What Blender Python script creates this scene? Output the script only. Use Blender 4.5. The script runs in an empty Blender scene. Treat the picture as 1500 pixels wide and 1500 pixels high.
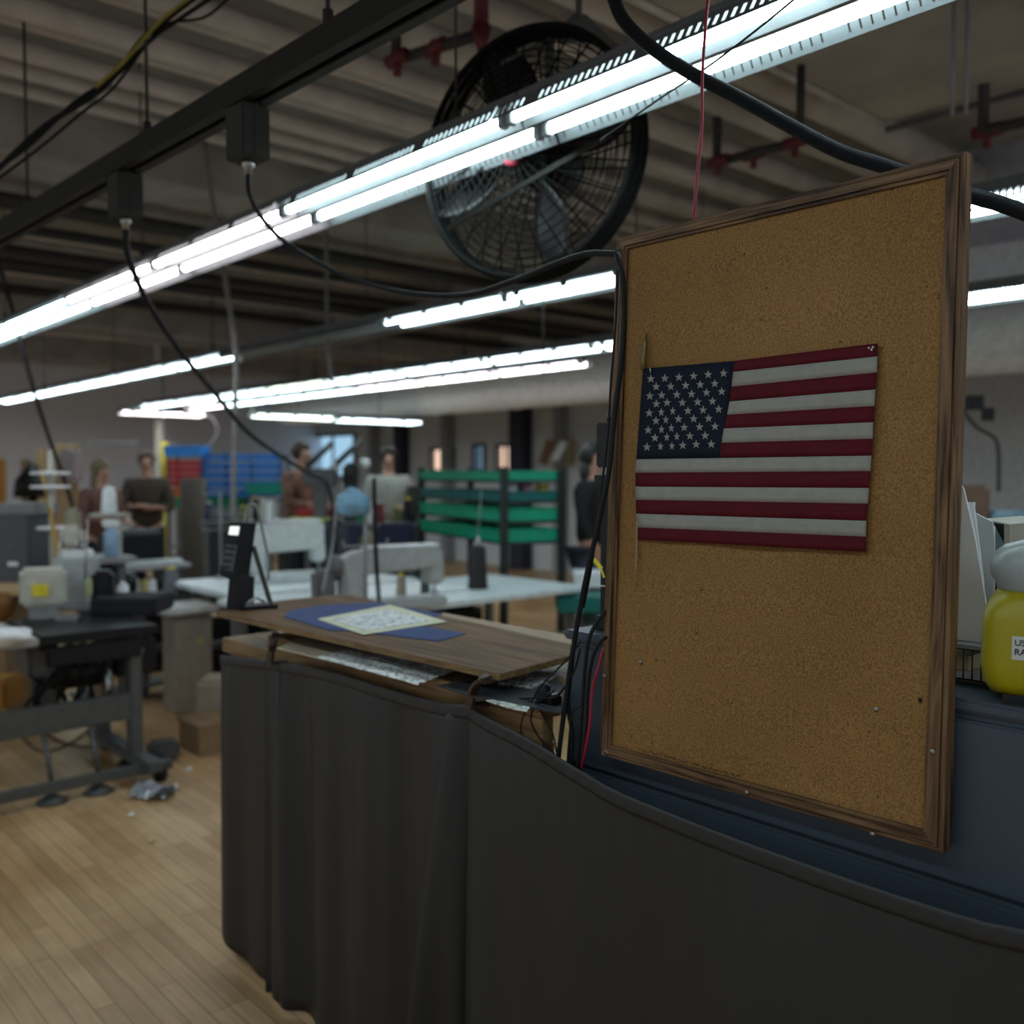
import bpy, bmesh, math, random
from mathutils import Vector, Matrix, Euler
random.seed(7)
PI = math.pi
SC = bpy.context.scene
COL = SC.collection
# ------------------------------------------------------------------ camera
YAW, PITCH, FP = math.radians(41.9), math.radians(2.45), 1400.0
cd = bpy.data.cameras.new('camera'); cam = bpy.data.objects.new('camera', cd); COL.objects.link(cam)
cam.location = (0, 0, 1.5)
cam.rotation_euler = (PI/2-PITCH, 0, -YAW)
cd.sensor_width = 36; cd.lens = 36*FP/1500
cd.clip_start = .02; cd.clip_end = 200
cd.dof.use_dof = True; cd.dof.focus_distance = 1.55; cd.dof.aperture_fstop = 2.7
SC.camera = cam
# ------------------------------------------------------------------ world, exposure
SC.view_settings.view_transform = 'Standard'; SC.view_settings.look = 'None'
SC.view_settings.gamma = 1; SC.view_settings.use_curve_mapping = False
SC.view_settings.exposure = 0.6
w = bpy.data.worlds.new('world'); SC.world = w; w.use_nodes = True
w.node_tree.nodes['Background'].inputs[0].default_value = (.92, .97, 1, 1)
w.node_tree.nodes['Background'].inputs[1].default_value = .245
SC.cycles.max_bounces = 6; SC.cycles.diffuse_bounces = 3; SC.cycles.use_denoising = True
SC.cycles.sample_clamp_indirect = 4
TUBE = 10.0      # strength of the fluorescent tubes
# ------------------------------------------------------------------ pixel rays
MR = Euler(cam.rotation_euler).to_matrix(); CP = Vector(cam.location)
def ray(px, py): return MR @ Vector(((px-750)/FP, -(py-750)/FP, -1))
def dep(px, py, t): return CP + ray(px, py)*t
def on_x(px, py, x): r = ray(px, py); return CP + r*(x/r.x)
def on_y(px, py, y): r = ray(px, py); return CP + r*(y/r.y)
def on_z(px, py, z): r = ray(px, py); return CP + r*((z-1.5)/r.z)
# ------------------------------------------------------------------ materials
MATS = {}
def mat(name, col, rough=.6, metal=0, emit=None, es=1, noise=0, nscale=20, bump=0, bscale=60, stretch=(1,1,1), alpha=None, trans=0, spec=.5):
    if name in MATS: return MATS[name]
    m = bpy.data.materials.new(name); m.use_nodes = True; nt = m.node_tree; N = nt.nodes; L = nt.links
    b = N['Principled BSDF']
    b.inputs['Base Color'].default_value = (*col, 1); b.inputs['Roughness'].default_value = rough
    b.inputs['Metallic'].default_value = metal; b.inputs['Specular IOR Level'].default_value = spec
    if emit: b.inputs['Emission Color'].default_value = (*emit, 1); b.inputs['Emission Strength'].default_value = es
    if alpha is not None: b.inputs['Alpha'].default_value = alpha
    if trans: b.inputs['Transmission Weight'].default_value = trans
    tc = N.new('ShaderNodeTexCoord'); mp = N.new('ShaderNodeMapping'); mp.inputs['Scale'].default_value = stretch
    L.new(tc.outputs['Object'], mp.inputs[0])
    if not noise: noise = .12
    n = N.new('ShaderNodeTexNoise'); n.inputs['Scale'].default_value = nscale; n.inputs['Detail'].default_value = 4
    L.new(mp.outputs[0], n.inputs[0])
    r = N.new('ShaderNodeValToRGB')
    r.color_ramp.elements[0].position = .3; r.color_ramp.elements[1].position = .7
    r.color_ramp.elements[0].color = (*[c*(1-noise) for c in col], 1); r.color_ramp.elements[1].color = (*[min(1, c*(1+noise)) for c in col], 1)
    L.new(n.outputs[0], r.inputs[0]); L.new(r.outputs[0], b.inputs['Base Color'])
    if bump:
        n2 = N.new('ShaderNodeTexNoise'); n2.inputs['Scale'].default_value = bscale; L.new(mp.outputs[0], n2.inputs[0])
        bp = N.new('ShaderNodeBump'); bp.inputs['Strength'].default_value = bump; bp.inputs['Distance'].default_value = .01
        L.new(n2.outputs[0], bp.inputs['Height']); L.new(bp.outputs[0], b.inputs['Normal'])
    MATS[name] = m; return m
def wood(name, c1, c2, axis='Y', scale=6, fine=60, rough=.5):
    m = bpy.data.materials.new(name); m.use_nodes = True; nt = m.node_tree; N = nt.nodes; L = nt.links
    b = N['Principled BSDF']; b.inputs['Roughness'].default_value = rough; b.inputs['Specular IOR Level'].default_value = .25
    tc = N.new('ShaderNodeTexCoord'); mp = N.new('ShaderNodeMapping')
    s = [scale*6]*3; s['XYZ'.index(axis)] = scale*.5; mp.inputs['Scale'].default_value = s
    L.new(tc.outputs['Object'], mp.inputs[0])
    n = N.new('ShaderNodeTexNoise'); n.inputs['Scale'].default_value = 1.2; n.inputs['Detail'].default_value = 6; n.inputs['Distortion'].default_value = 1.4
    L.new(mp.outputs[0], n.inputs[0])
    mp2 = N.new('ShaderNodeMapping'); s2 = [fine*4]*3; s2['XYZ'.index(axis)] = fine*.15; mp2.inputs['Scale'].default_value = s2
    L.new(tc.outputs['Object'], mp2.inputs[0])
    n2 = N.new('ShaderNodeTexNoise'); n2.inputs['Scale'].default_value = 1; n2.inputs['Detail'].default_value = 3; L.new(mp2.outputs[0], n2.inputs[0])
    mx = N.new('ShaderNodeMath'); mx.operation = 'MULTIPLY_ADD'; mx.inputs[1].default_value = .5; L.new(n2.outputs[0], mx.inputs[0])
    md = N.new('ShaderNodeMath'); md.operation = 'MULTIPLY'; md.inputs[1].default_value = .6; L.new(n.outputs[0], md.inputs[0]); L.new(md.outputs[0], mx.inputs[2])
    r = N.new('ShaderNodeValToRGB'); r.color_ramp.elements[0].position = .42; r.color_ramp.elements[1].position = .64
    r.color_ramp.elements[0].color = (*c1, 1); r.color_ramp.elements[1].color = (*c2, 1)
    L.new(mx.outputs[0], r.inputs[0]); L.new(r.outputs[0], b.inputs['Base Color'])
    bp = N.new('ShaderNodeBump'); bp.inputs['Strength'].default_value = .25; bp.inputs['Distance'].default_value = .003
    L.new(mx.outputs[0], bp.inputs['Height']); L.new(bp.outputs[0], b.inputs['Normal'])
    MATS[name] = m; return m
def floor_mat():
    m = bpy.data.materials.new('maple_strip_floor'); m.use_nodes = True; nt = m.node_tree; N = nt.nodes; L = nt.links
    b = N['Principled BSDF']; b.inputs['Roughness'].default_value = .42
    tc = N.new('ShaderNodeTexCoord'); mp = N.new('ShaderNodeMapping'); mp.inputs['Rotation'].default_value = (0, 0, PI/2)
    L.new(tc.outputs['Object'], mp.inputs[0])
    br = N.new('ShaderNodeTexBrick'); br.inputs['Scale'].default_value = 1
    br.inputs['Brick Width'].default_value = .62; br.inputs['Row Height'].default_value = .058; br.inputs['Mortar Size'].default_value = .0012
    br.inputs['Color1'].default_value = (.70, .47, .255, 1); br.inputs['Color2'].default_value = (.50, .315, .155, 1)
    br.inputs['Mortar'].default_value = (.16, .10, .05, 1); br.offset = .37; br.offset_frequency = 3; br.inputs['Bias'].default_value = -.1
    L.new(mp.outputs[0], br.inputs[0])
    n = N.new('ShaderNodeTexNoise'); n.inputs['Scale'].default_value = 1.6; n.inputs['Detail'].default_value = 7
    L.new(tc.outputs['Object'], n.inputs[0])
    r = N.new('ShaderNodeValToRGB'); r.color_ramp.elements[0].position = .35; r.color_ramp.elements[1].position = .6
    r.color_ramp.elements[0].color = (.70, .62, .52, 1); r.color_ramp.elements[1].color = (1, 1, 1, 1)
    L.new(n.outputs[0], r.inputs[0])
    mx = N.new('ShaderNodeMix'); mx.data_type = 'RGBA'; mx.blend_type = 'MULTIPLY'; mx.inputs[0].default_value = 1
    L.new(br.outputs[0], mx.inputs[6]); L.new(r.outputs[0], mx.inputs[7])
    mp3 = N.new('ShaderNodeMapping'); mp3.inputs['Scale'].default_value = (60, 3, 1); L.new(tc.outputs['Object'], mp3.inputs[0])
    n3 = N.new('ShaderNodeTexNoise'); n3.inputs['Scale'].default_value = 1; L.new(mp3.outputs[0], n3.inputs[0])
    r3 = N.new('ShaderNodeValToRGB'); r3.color_ramp.elements[0].position = .3; r3.color_ramp.elements[1].position = .7
    r3.color_ramp.elements[0].color = (.8, .78, .75, 1); r3.color_ramp.elements[1].color = (1, 1, 1, 1); L.new(n3.outputs[0], r3.inputs[0])
    mx2 = N.new('ShaderNodeMix'); mx2.data_type = 'RGBA'; mx2.blend_type = 'MULTIPLY'; mx2.inputs[0].default_value = 1
    L.new(mx.outputs[2], mx2.inputs[6]); L.new(r3.outputs[0], mx2.inputs[7]); L.new(mx2.outputs[2], b.inputs['Base Color'])
    return m
def hardboard_mat():
    m = bpy.data.materials.new('brown_hardboard'); m.use_nodes = True; nt = m.node_tree; N = nt.nodes; L = nt.links
    b = N['Principled BSDF']; b.inputs['Roughness'].default_value = .7; b.inputs['Specular IOR Level'].default_value = .25
    tc = N.new('ShaderNodeTexCoord')
    def noise(sc, det): n = N.new('ShaderNodeTexNoise'); n.inputs['Scale'].default_value = sc; n.inputs['Detail'].default_value = det; L.new(tc.outputs['Object'], n.inputs[0]); return n
    n = noise(330, 3); r = N.new('ShaderNodeValToRGB')
    r.color_ramp.elements[0].position = .32; r.color_ramp.elements[1].position = .68
    r.color_ramp.elements[0].color = (.19, .090, .027, 1); r.color_ramp.elements[1].color = (.37, .200, .068, 1); L.new(n.outputs[0], r.inputs[0])
    n2 = noise(3, 4); r2 = N.new('ShaderNodeValToRGB'); r2.color_ramp.elements[0].position = .35; r2.color_ramp.elements[1].position = .65
    r2.color_ramp.elements[0].color = (.82, .80, .74, 1); r2.color_ramp.elements[1].color = (1, 1, 1, 1); L.new(n2.outputs[0], r2.inputs[0])
    mx = N.new('ShaderNodeMix'); mx.data_type = 'RGBA'; mx.blend_type = 'MULTIPLY'; mx.inputs[0].default_value = 1
    L.new(r.outputs[0], mx.inputs[6]); L.new(r2.outputs[0], mx.inputs[7])
    n3 = noise(120, 2); r3 = N.new('ShaderNodeValToRGB'); r3.color_ramp.elements[0].position = .24; r3.color_ramp.elements[1].position = .30
    r3.color_ramp.elements[0].color = (.25, .2, .15, 1); r3.color_ramp.elements[1].color = (1, 1, 1, 1); L.new(n3.outputs[0], r3.inputs[0])
    mx2 = N.new('ShaderNodeMix'); mx2.data_type = 'RGBA'; mx2.blend_type = 'MULTIPLY'; mx2.inputs[0].default_value = 1
    L.new(mx.outputs[2], mx2.inputs[6]); L.new(r3.outputs[0], mx2.inputs[7]); L.new(mx2.outputs[2], b.inputs['Base Color'])
    bp = N.new('ShaderNodeBump'); bp.inputs['Strength'].default_value = .3; bp.inputs['Distance'].default_value = .001
    L.new(n.outputs[0], bp.inputs['Height']); L.new(bp.outputs[0], b.inputs['Normal'])
    return m
def crumple_mat(name, dark, light, scale, rough=.3, metal=0):
    m = bpy.data.materials.new(name); m.use_nodes = True; nt = m.node_tree; N = nt.nodes; L = nt.links
    b = N['Principled BSDF']; b.inputs['Roughness'].default_value = rough; b.inputs['Metallic'].default_value = metal
    tc = N.new('ShaderNodeTexCoord'); v = N.new('ShaderNodeTexNoise'); v.inputs['Scale'].default_value = scale; v.inputs['Detail'].default_value = 5; v.inputs['Distortion'].default_value = 2.5
    L.new(tc.outputs['Object'], v.inputs[0])
    r = N.new('ShaderNodeValToRGB'); r.color_ramp.elements[0].position = .40; r.color_ramp.elements[1].position = .50
    r.color_ramp.elements[0].color = (*dark, 1); r.color_ramp.elements[1].color = (*light, 1)
    L.new(v.outputs[0], r.inputs[0]); L.new(r.outputs[0], b.inputs['Base Color'])
    bp = N.new('ShaderNodeBump'); bp.inputs['Strength'].default_value = .6; bp.inputs['Distance'].default_value = .01
    L.new(v.outputs[0], bp.inputs['Height']); L.new(bp.outputs[0], b.inputs['Normal'])
    return m
GREYW = mat('white_grey_paint', (.84, .83, .88), .7)
CEILM = mat('ceiling_paint', (.36, .33, .30), .9, noise=.2, nscale=3)
BEIGE = mat('beige_pipe_paint', (.56, .50, .45), .6, noise=.15, nscale=6)
DARKP = mat('dark_pipe', (.035, .033, .032), .6)
REDF = mat('red_fitting', (.12, .008, .014), .5)
BLACK = mat('black_plastic', (.010, .010, .012), .42, spec=.3)
BLKR = mat('black_rubber', (.010, .010, .012), .65, spec=.25, bump=.2, bscale=400)
STEEL = mat('bare_steel', (.45, .45, .45), .35, 1)
GREYM = mat('grey_metal', (.13, .135, .14), .5, .2)
MIDG = mat('mid_grey_paint', (.28, .29, .30), .5)
CAB = mat('cabinet_blue_grey', (.046, .062, .085), .42, noise=.08, nscale=5, bump=.06, bscale=300)
RAILM = mat('rail_olive_black', (.022, .022, .019), .6, spec=.25)
BOXM = mat('junction_box_grey', (.040, .043, .039), .6, spec=.25)
WHT = mat('white_enamel', (.80, .84, .86), .45)
WTOP = mat('white_laminate', (.72, .80, .83), .35)
CREAM = mat('machine_cream', (.52, .51, .45), .5)
MGREY = mat('machine_grey', (.42, .45, .46), .45)
RED = mat('red_plastic', (.42, .02, .025), .5)
ORANGE = mat('orange_plastic', (.55, .12, .02), .5)
BLUE = mat('blue_plastic', (.02, .13, .42), .5)
LBLUE = mat('light_blue', (.10, .30, .55), .6)
GREEN = mat('green_plastic', (.0, .36, .20), .45)
TEAL = mat('teal_plastic', (.0, .13, .13), .5)
YEL = mat('yellow', (.75, .60, .02), .5)
TAN = mat('tan_board', (.50, .33, .17), .7)
WOODB = wood('box_wood', (.20, .13, .07), (.34, .23, .13), 'Y')
SKINM = mat('skin', (.46, .25, .18), .6)
HAIRB = mat('black_hair', (.012, .01, .01), .5)
HAIRN = mat('brown_hair', (.16, .09, .05), .6)
EYEM = mat('dark_eye', (.01, .01, .01), .3)
# ------------------------------------------------------------------ mesh builder
class MB:
    def __init__(s): s.bm = bmesh.new(); s.mi = 0
    def _mark(s, fs):
        for f in fs: f.material_index = s.mi
    def box(s, c, d, rz=0, bev=0, rot=None):
        R = rot if rot is not None else Matrix.Rotation(rz, 4, 'Z')
        r = bmesh.ops.create_cube(s.bm, size=1, matrix=Matrix.Translation(Vector(c)) @ R @ Matrix.Diagonal((*d, 1)))
        vs = r['verts']; fs = {f for v in vs for f in v.link_faces}; s._mark(fs)
        if bev:
            es = {e for v in vs for e in v.link_edges}
            g = bmesh.ops.bevel(s.bm, geom=list(es), offset=bev, segments=2, affect='EDGES'); s._mark(g['faces'])
        return s
    def frame(s, t, a=None):
        t = t.normalized()
        up = Vector((0, 0, 1)) if abs(t.z) < .9 else Vector((1, 0, 0))
        u = t.cross(up).normalized(); return u, t.cross(u).normalized()
    def tube(s, pts, r, n=10, cap=True, rs=None):
        pts = [Vector(p) for p in pts]; rings = []; u = None
        for i, p in enumerate(pts):
            t = (pts[min(i+1, len(pts)-1)]-pts[max(i-1, 0)]).normalized()
            if u is None: u, v = s.frame(t)
            else:
                u = (u - t*u.dot(t)).normalized(); v = t.cross(u).normalized()
            rr = rs[i] if rs else r
            rings.append([s.bm.verts.new(p+u*math.cos(2*PI*k/n)*rr+v*math.sin(2*PI*k/n)*rr) for k in range(n)])
        fs = []
        for a, b in zip(rings, rings[1:]):
            for k in range(n): fs.append(s.bm.faces.new((a[k], a[(k+1) % n], b[(k+1) % n], b[k])))
        if cap: fs += [s.bm.faces.new(rings[0][::-1]), s.bm.faces.new(rings[-1])]
        for f in fs: f.smooth = True
        s._mark(fs); return s
    def cable(s, pts, r, n=8, sub=8):
        return s.tube(catmull(pts, sub), r, n)
    def lathe(s, prof, c=(0, 0, 0), n=20, axis='Z', M=None):
        rings = []; c = Vector(c)
        T = M if M is not None else Matrix.Translation(c) @ ({'Z': Matrix.Identity(4), 'X': Matrix.Rotation(PI/2, 4, 'Y'), 'Y': Matrix.Rotation(-PI/2, 4, 'X')}[axis])
        for r, z in prof: rings.append([s.bm.verts.new(T @ Vector((max(r, 1e-4)*math.cos(2*PI*k/n), max(r, 1e-4)*math.sin(2*PI*k/n), z))) for k in range(n)])
        fs = []
        for a, b in zip(rings, rings[1:]):
            for k in range(n):
                f = s.bm.faces.new((a[k], a[(k+1) % n], b[(k+1) % n], b[k])); f.smooth = True; fs.append(f)
        fs += [s.bm.faces.new(rings[0][::-1]), s.bm.faces.new(rings[-1])]; s._mark(fs); return s
    def prism(s, poly, off):
        a = [s.bm.verts.new(Vector(p)) for p in poly]; b = [s.bm.verts.new(Vector(p)+Vector(off)) for p in poly]
        fs = [s.bm.faces.new(a[::-1]), s.bm.faces.new(b)]
        for k in range(len(a)): fs.append(s.bm.faces.new((a[k], a[(k+1) % len(a)], b[(k+1) % len(a)], b[k])))
        s._mark(fs); return s
    def bar(s, p, q, w, h):
        p = Vector(p); q = Vector(q); t = (q-p).normalized(); u, v = s.frame(t)
        poly = [p+u*w/2*a+v*h/2*b for a, b in ((-1, -1), (1, -1), (1, 1), (-1, 1))]
        return s.prism(poly, q-p)
    def sphere(s, c, r, sc=(1, 1, 1), n=12):
        rr = bmesh.ops.create_uvsphere(s.bm, u_segments=n, v_segments=max(6, n//2+2), radius=r, matrix=Matrix.Translation(Vector(c)) @ Matrix.Diagonal((*sc, 1)))
        fs = {f for v in rr['verts'] for f in v.link_faces}
        for f in fs: f.smooth = True
        s._mark(fs); return s
    def torus(s, c, R, r, M=None, n=40, m=8):
        T = M if M is not None else Matrix.Translation(Vector(c)); rings = []
        for i in range(n):
            a = 2*PI*i/n; rings.append([s.bm.verts.new(T @ Vector(((R+r*math.cos(2*PI*k/m))*math.cos(a), (R+r*math.cos(2*PI*k/m))*math.sin(a), r*math.sin(2*PI*k/m)))) for k in range(m)])
        fs = []
        for i in range(n):
            a, b = rings[i], rings[(i+1) % n]
            for k in range(m): f = s.bm.faces.new((a[k], b[k], b[(k+1) % m], a[(k+1) % m])); f.smooth = True; fs.append(f)
        s._mark(fs); return s
    def grid(s, P, smooth=True):
        V = [[s.bm.verts.new(Vector(p)) for p in row] for row in P]; fs = []
        for i in range(len(V)-1):
            for j in range(len(V[0])-1): f = s.bm.faces.new((V[i][j], V[i+1][j], V[i+1][j+1], V[i][j+1])); f.smooth = smooth; fs.append(f)
        s._mark(fs); return s
    def build(s, name, m, parent=None, solid=0):
        me = bpy.data.meshes.new(name); bmesh.ops.recalc_face_normals(s.bm, faces=s.bm.faces)
        s.bm.to_mesh(me); s.bm.free()
        for x in (m if isinstance(m, (list, tuple)) else [m]): me.materials.append(x)
        o = bpy.data.objects.new(name, me); COL.objects.link(o)
        if parent is not None:
            o.parent = parent
            if not parent.get('_local'):
                I = W(parent).inverted(); me.transform(I)
        if solid:
            md = o.modifiers.new('solid', 'SOLIDIFY'); md.thickness = solid; md.offset = 0
        return o
def W(o):
    M = Matrix.Translation(o.location) @ o.rotation_euler.to_matrix().to_4x4()
    return W(o.parent) @ M if o.parent else M
def catmull(pts, sub=8):
    P = [Vector(p) for p in pts]; P = [P[0]*2-P[1]] + P + [P[-1]*2-P[-2]]; out = []
    for i in range(1, len(P)-2):
        for k in range(sub):
            t = k/sub; a, b, c, d = P[i-1], P[i], P[i+1], P[i+2]
            out.append(.5*((2*b)+(c-a)*t+(2*a-5*b+4*c-d)*t*t+(3*b-a-3*c+d)*t**3))
    out.append(P[-2]); return out
def tag(o, label, cat, group=None, kind=None):
    o['label'] = label; o['category'] = cat
    if group: o['group'] = group
    if kind: o['kind'] = kind
    return o
def thing(name, label, cat, loc=(0, 0, 0), rz=0, group=None, local=False):
    o = bpy.data.objects.new(name, None); COL.objects.link(o); o.location = loc; o.rotation_euler = (0, 0, rz)
    o.empty_display_size = .1
    if local: o['_local'] = 1
    return tag(o, label, cat, group)
def struct(o): o['kind'] = 'structure'; return o
def copy_tree(o, parent=None):
    c = o.copy(); COL.objects.link(c); c.parent = parent
    for ch in [x for x in list(COL.objects) if x.parent == o]: copy_tree(ch, c)
    return c
ORD = ['first', 'second', 'third', 'fourth', 'fifth', 'sixth', 'seventh', 'eighth', 'ninth', 'tenth', 'eleventh', 'twelfth', 'thirteenth']

# ================================================================== SETTING
CZ = 3.6
struct(MB().grid([[(-3, -2, 0), (11, -2, 0)], [(-3, 18, 0), (11, 18, 0)]]).build('floor', floor_mat(), solid=0))
struct(MB().box((4, 8, CZ+.06), (14.5, 20.5, .12)).build('ceiling', CEILM))
struct(MB().box((4, 17.1, 1.8), (14.4, .2, 3.6)).build('wall_back', GREYW))
WX = 10.0
# right wall in pieces around its windows (wall plane faces -X)
def wpt(px): r = ray(px, 690); return (r*(WX/r.x)).y
wins = []   # (y0,y1,z0,z1)
def wz(px, py): return on_x(px, py, WX).z
for (a, b, t, u) in ((458, 522, 636, 700), (632, 668, 655, 692), (728, 754, 650, 692), (694, 712, 650, 692)):
    wins.append((wpt(b), wpt(a), wz((a+b)/2, u), wz((a+b)/2, t)))
wins.sort()
b = MB(); y = -2.2
for (y0, y1, z0, z1) in wins:
    b.box((WX+.1, (y+y0)/2, 1.8), (.2, y0-y, 3.6)); b.box((WX+.1, (y0+y1)/2, z0/2), (.2, y1-y0, z0)); b.box((WX+.1, (y0+y1)/2, (z1+3.6)/2), (.2, y1-y0, 3.6-z1)); y = y1
b.box((WX+.1, (y+17.2)/2, 1.8), (.2, 17.2-y, 3.6))
struct(b.build('wall_right', mat('right_wall_paint', (.62, .64, .66), .7)))
SKYG = mat('window_daylight_blue', (.3, .4, .5), .3, emit=(.30, .50, .66), es=.75)
PINKG = mat('window_daylight_warm', (.5, .4, .3), .3, emit=(.85, .60, .46), es=.8)  # warm emission imitates pinkish light reflected in the panes
for i, (y0, y1, z0, z1) in enumerate(wins):
    f = MB(); t = .05
    f.box((WX-.01, y0+t/2, (z0+z1)/2), (.08, t, z1-z0)).box((WX-.01, y1-t/2, (z0+z1)/2), (.08, t, z1-z0)).box((WX-.01, (y0+y1)/2, z1-t/2), (.08, y1-y0, t)).box((WX-.01, (y0+y1)/2, z0+t/2), (.08, y1-y0, t))
    f.box((WX-.01, (y0+y1)/2, (z0+z1)/2), (.04, .03, z1-z0))
    wo = struct(f.build('window_%d' % (i+1), mat('window_frame_grey', (.12, .13, .15), .5)))
    MB().box((WX+.1, (y0+y1)/2, (z0+z1)/2), (.02, y1-y0, z1-z0)).build('pane', SKYG if i in (1, 3) else PINKG, wo)
# dark wall posts on the window wall
pm = mat('dark_navy_post', (.02, .022, .04), .6)
for k, (px, wpx) in enumerate(((588, 16), (655, 10), (762, 24), (455, 10), (820, 8), (548, 8))):
    p = on_x(px, 690, WX-.12); d = (ray(px, 690)*((WX-.12)/ray(px, 690).x)); wd = wpx/FP*14*1.3
    struct(MB().box((WX-.12, p.y, 1.5), (.2, wd, 3.0)).build('trim_%d' % (k+1), pm if k in (0, 2, 3) else MIDG))
# dropped slab near the camera
c = on_z(1300, 178, 3.2)
struct(MB().box(((c.x-3)/2, (c.y-2)/2, 3.4), (c.x+3, c.y+2, .4)).build('trim_10', mat('slab_paint', (.40, .37, .33), .9, noise=.15, nscale=4)))
# beams further along the ceiling
for k, (y0, d, h) in enumerate(((6.0, .5, .35), (11.6, .5, .45), (15.0, .8, .5))):
    struct(MB().box((4, y0, CZ-h/2), (14, d, h)).build('trim_%d' % (11+k), CEILM))
struct(MB().box((6.7, 6, CZ-.2), (.4, 20, .4)).build('trim_14', CEILM))

# ---------------------------------------------------- ceiling pipes
pl = [(3.45, 3.40, .07), (3.78, 3.36, .05), (4.0, 3.42, .04), (4.22, 3.36, .055), (4.48, 3.42, .04), (4.7, 3.38, .05), (4.98, 3.40, .045), (5.3, 3.42, .035), (2.7, 3.42, .09), (3.1, 3.44, .06)]
for k, (y, z, r) in enumerate(pl):
    o = MB().tube([(-2.5, y, z), (9.9, y, z)], r, 12).build('ceiling_pipe', BEIGE)
    n = sorted(q[0] for q in pl).index(y)
    tag(o, 'beige painted %s pipe, %s from the camera in the near bank under the ceiling' % ('wide' if r > .055 else 'slim', ORD[n]), 'pipe', 'beige pipes in the near ceiling bank')
dl = [(7.0, 3.30, .045), (7.35, 3.35, .03), (7.8, 3.30, .04), (8.1, 3.38, .03), (8.6, 3.30, .05), (9.2, 3.32, .045), (9.7, 3.36, .03), (10.4, 3.3, .055)]
for k, (y, z, r) in enumerate(dl):
    o = MB().tube([(-2.5, y, z), (9.9, y, z)], r, 10).build('ceiling_pipe', DARKP)
    tag(o, 'black pipe crossing under the ceiling, %s in the dark far bank' % ORD[k], 'pipe', 'black pipes in the far ceiling bank')
for k, (y, z, r) in enumerate([(7.15, 3.42, .05), (8.35, 3.42, .06), (8.95, 3.44, .05), (9.95, 3.42, .06), (12.4, 3.3, .06), (13.2, 3.3, .05)]):
    o = MB().tube([(-2.5, y, z), (9.9, y, z)], r, 10).build('ceiling_pipe', BEIGE)
    tag(o, 'pale pipe running between the black ceiling pipes, %s from the camera' % ORD[k], 'pipe', 'pale pipes in the far ceiling bank')
# sprinkler pipes with red fittings
def sprinkler(label, pts, z, reds, up=None, r=.024):
    P = [on_z(px, py, z) for px, py in pts]
    t = thing('sprinkler_pipe', label, 'pipe', P[0])
    b = MB(); b.tube(P, r, 10)
    top = Vector((P[0].x, P[0].y, CZ-.01)); b.tube([P[0], top], r, 10); b.build('pipe', DARKP, t)
    for (px, py) in reds:
        c = on_z(px, py, z); MB().sphere(c, r*1.35, (1, 1, 1.1), 10).tube([c-Vector((0, .06, 0)), c+Vector((0, .06, 0))], r*1.25, 10).tube([c, c-Vector((0, 0, .07))], r*.8, 8).build('fitting', REDF, t)
sprinkler('black sprinkler pipe with red fittings left of the big fan', [(580, 88), (692, 54)], 3.25, [(582, 86), (638, 70)])
sprinkler('black sprinkler pipe with red fittings above the hose, right of the fan', [(1050, 238), (1168, 208)], 3.15, [(1052, 236), (1104, 226), (1165, 208)])
sprinkler('black sprinkler pipe with a red elbow at the right edge of the view', [(1440, 192), (1530, 172)], 3.0, [(1446, 192)])
c = on_z(705, 40, 3.2)
t = thing('sprinkler_drop', 'red sprinkler drop hanging at the top edge, just above the fan', 'pipe', c)
MB().tube([c, (c.x, c.y, CZ-.01)], .03, 10).tube([c-Vector((0, 0, .1)), c], .02, 8, rs=[.012, .04]).build('pipe', REDF, t)

cw = on_z(1300, 178, 3.19); 
tag(MB().tube([(cw.x-2.6, cw.y+.03, 3.19), (cw.x+.03, cw.y+.03, 3.19)], .016, 8).build('edge_conduit', BEIGE), 'pale conduit along the far edge of the dropped ceiling slab', 'conduit')
tag(MB().tube([(cw.x+.05, cw.y+.03, 3.17), (cw.x+.05, cw.y-2.6, 3.17)], .016, 8).build('edge_conduit', GREYM), 'grey conduit along the right edge of the dropped ceiling slab', 'conduit')
p = dep(1173, 140, 4.0); tag(MB().tube([(p.x, p.y, dep(1173, 190, 4.0).z), (p.x, p.y, 3.19)], .018, 8).build('drop_pipe', DARKP), 'dark vertical drop pipe above the hose, right of the red wire', 'pipe')
for k, px in enumerate((1396, 1416)):
    p = dep(px, 100, 3.4); tag(MB().tube([(p.x, p.y, dep(px, 168, 3.4).z), (p.x, p.y, 3.19)], .008, 8).build('drop_pipe', MIDG), '%s of two thin grey drop pipes at the upper right' % ['left', 'right'][k], 'pipe', 'thin drop pipes at the upper right')
p = dep(1440, 240, 6.4); struct(MB().box((p.x+.6, p.y-.4, 3.24), (1.6, 2.4, .72)).build('trim_15', mat('bulkhead_lilac', (.42, .42, .48), .8)))

# ---------------------------------------------------- ducts
DW = mat('duct_white', (.86, .90, .91), .5)
b = MB(); b.tube([(7.25, -1.5, 2.48), (7.25, 13.2, 2.48)], .28, 32)
for k in range(10): b.tube([(7.25, -1+k*1.5, 2.48), (7.25, -.96+k*1.5, 2.48)], .288, 32)
du = b.build('air_duct', DW); tag(du, 'long round white air duct along the window wall', 'duct')
p = on_x(1450, 398, 5.9)
du = MB().box((6.05, -.2, 2.69), (.3, 5.4, .29), bev=.01).build('air_duct', mat('duct_lilac', (.62, .63, .70), .5)); tag(du, 'boxy lilac grey duct behind the right side of the board', 'duct')

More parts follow.
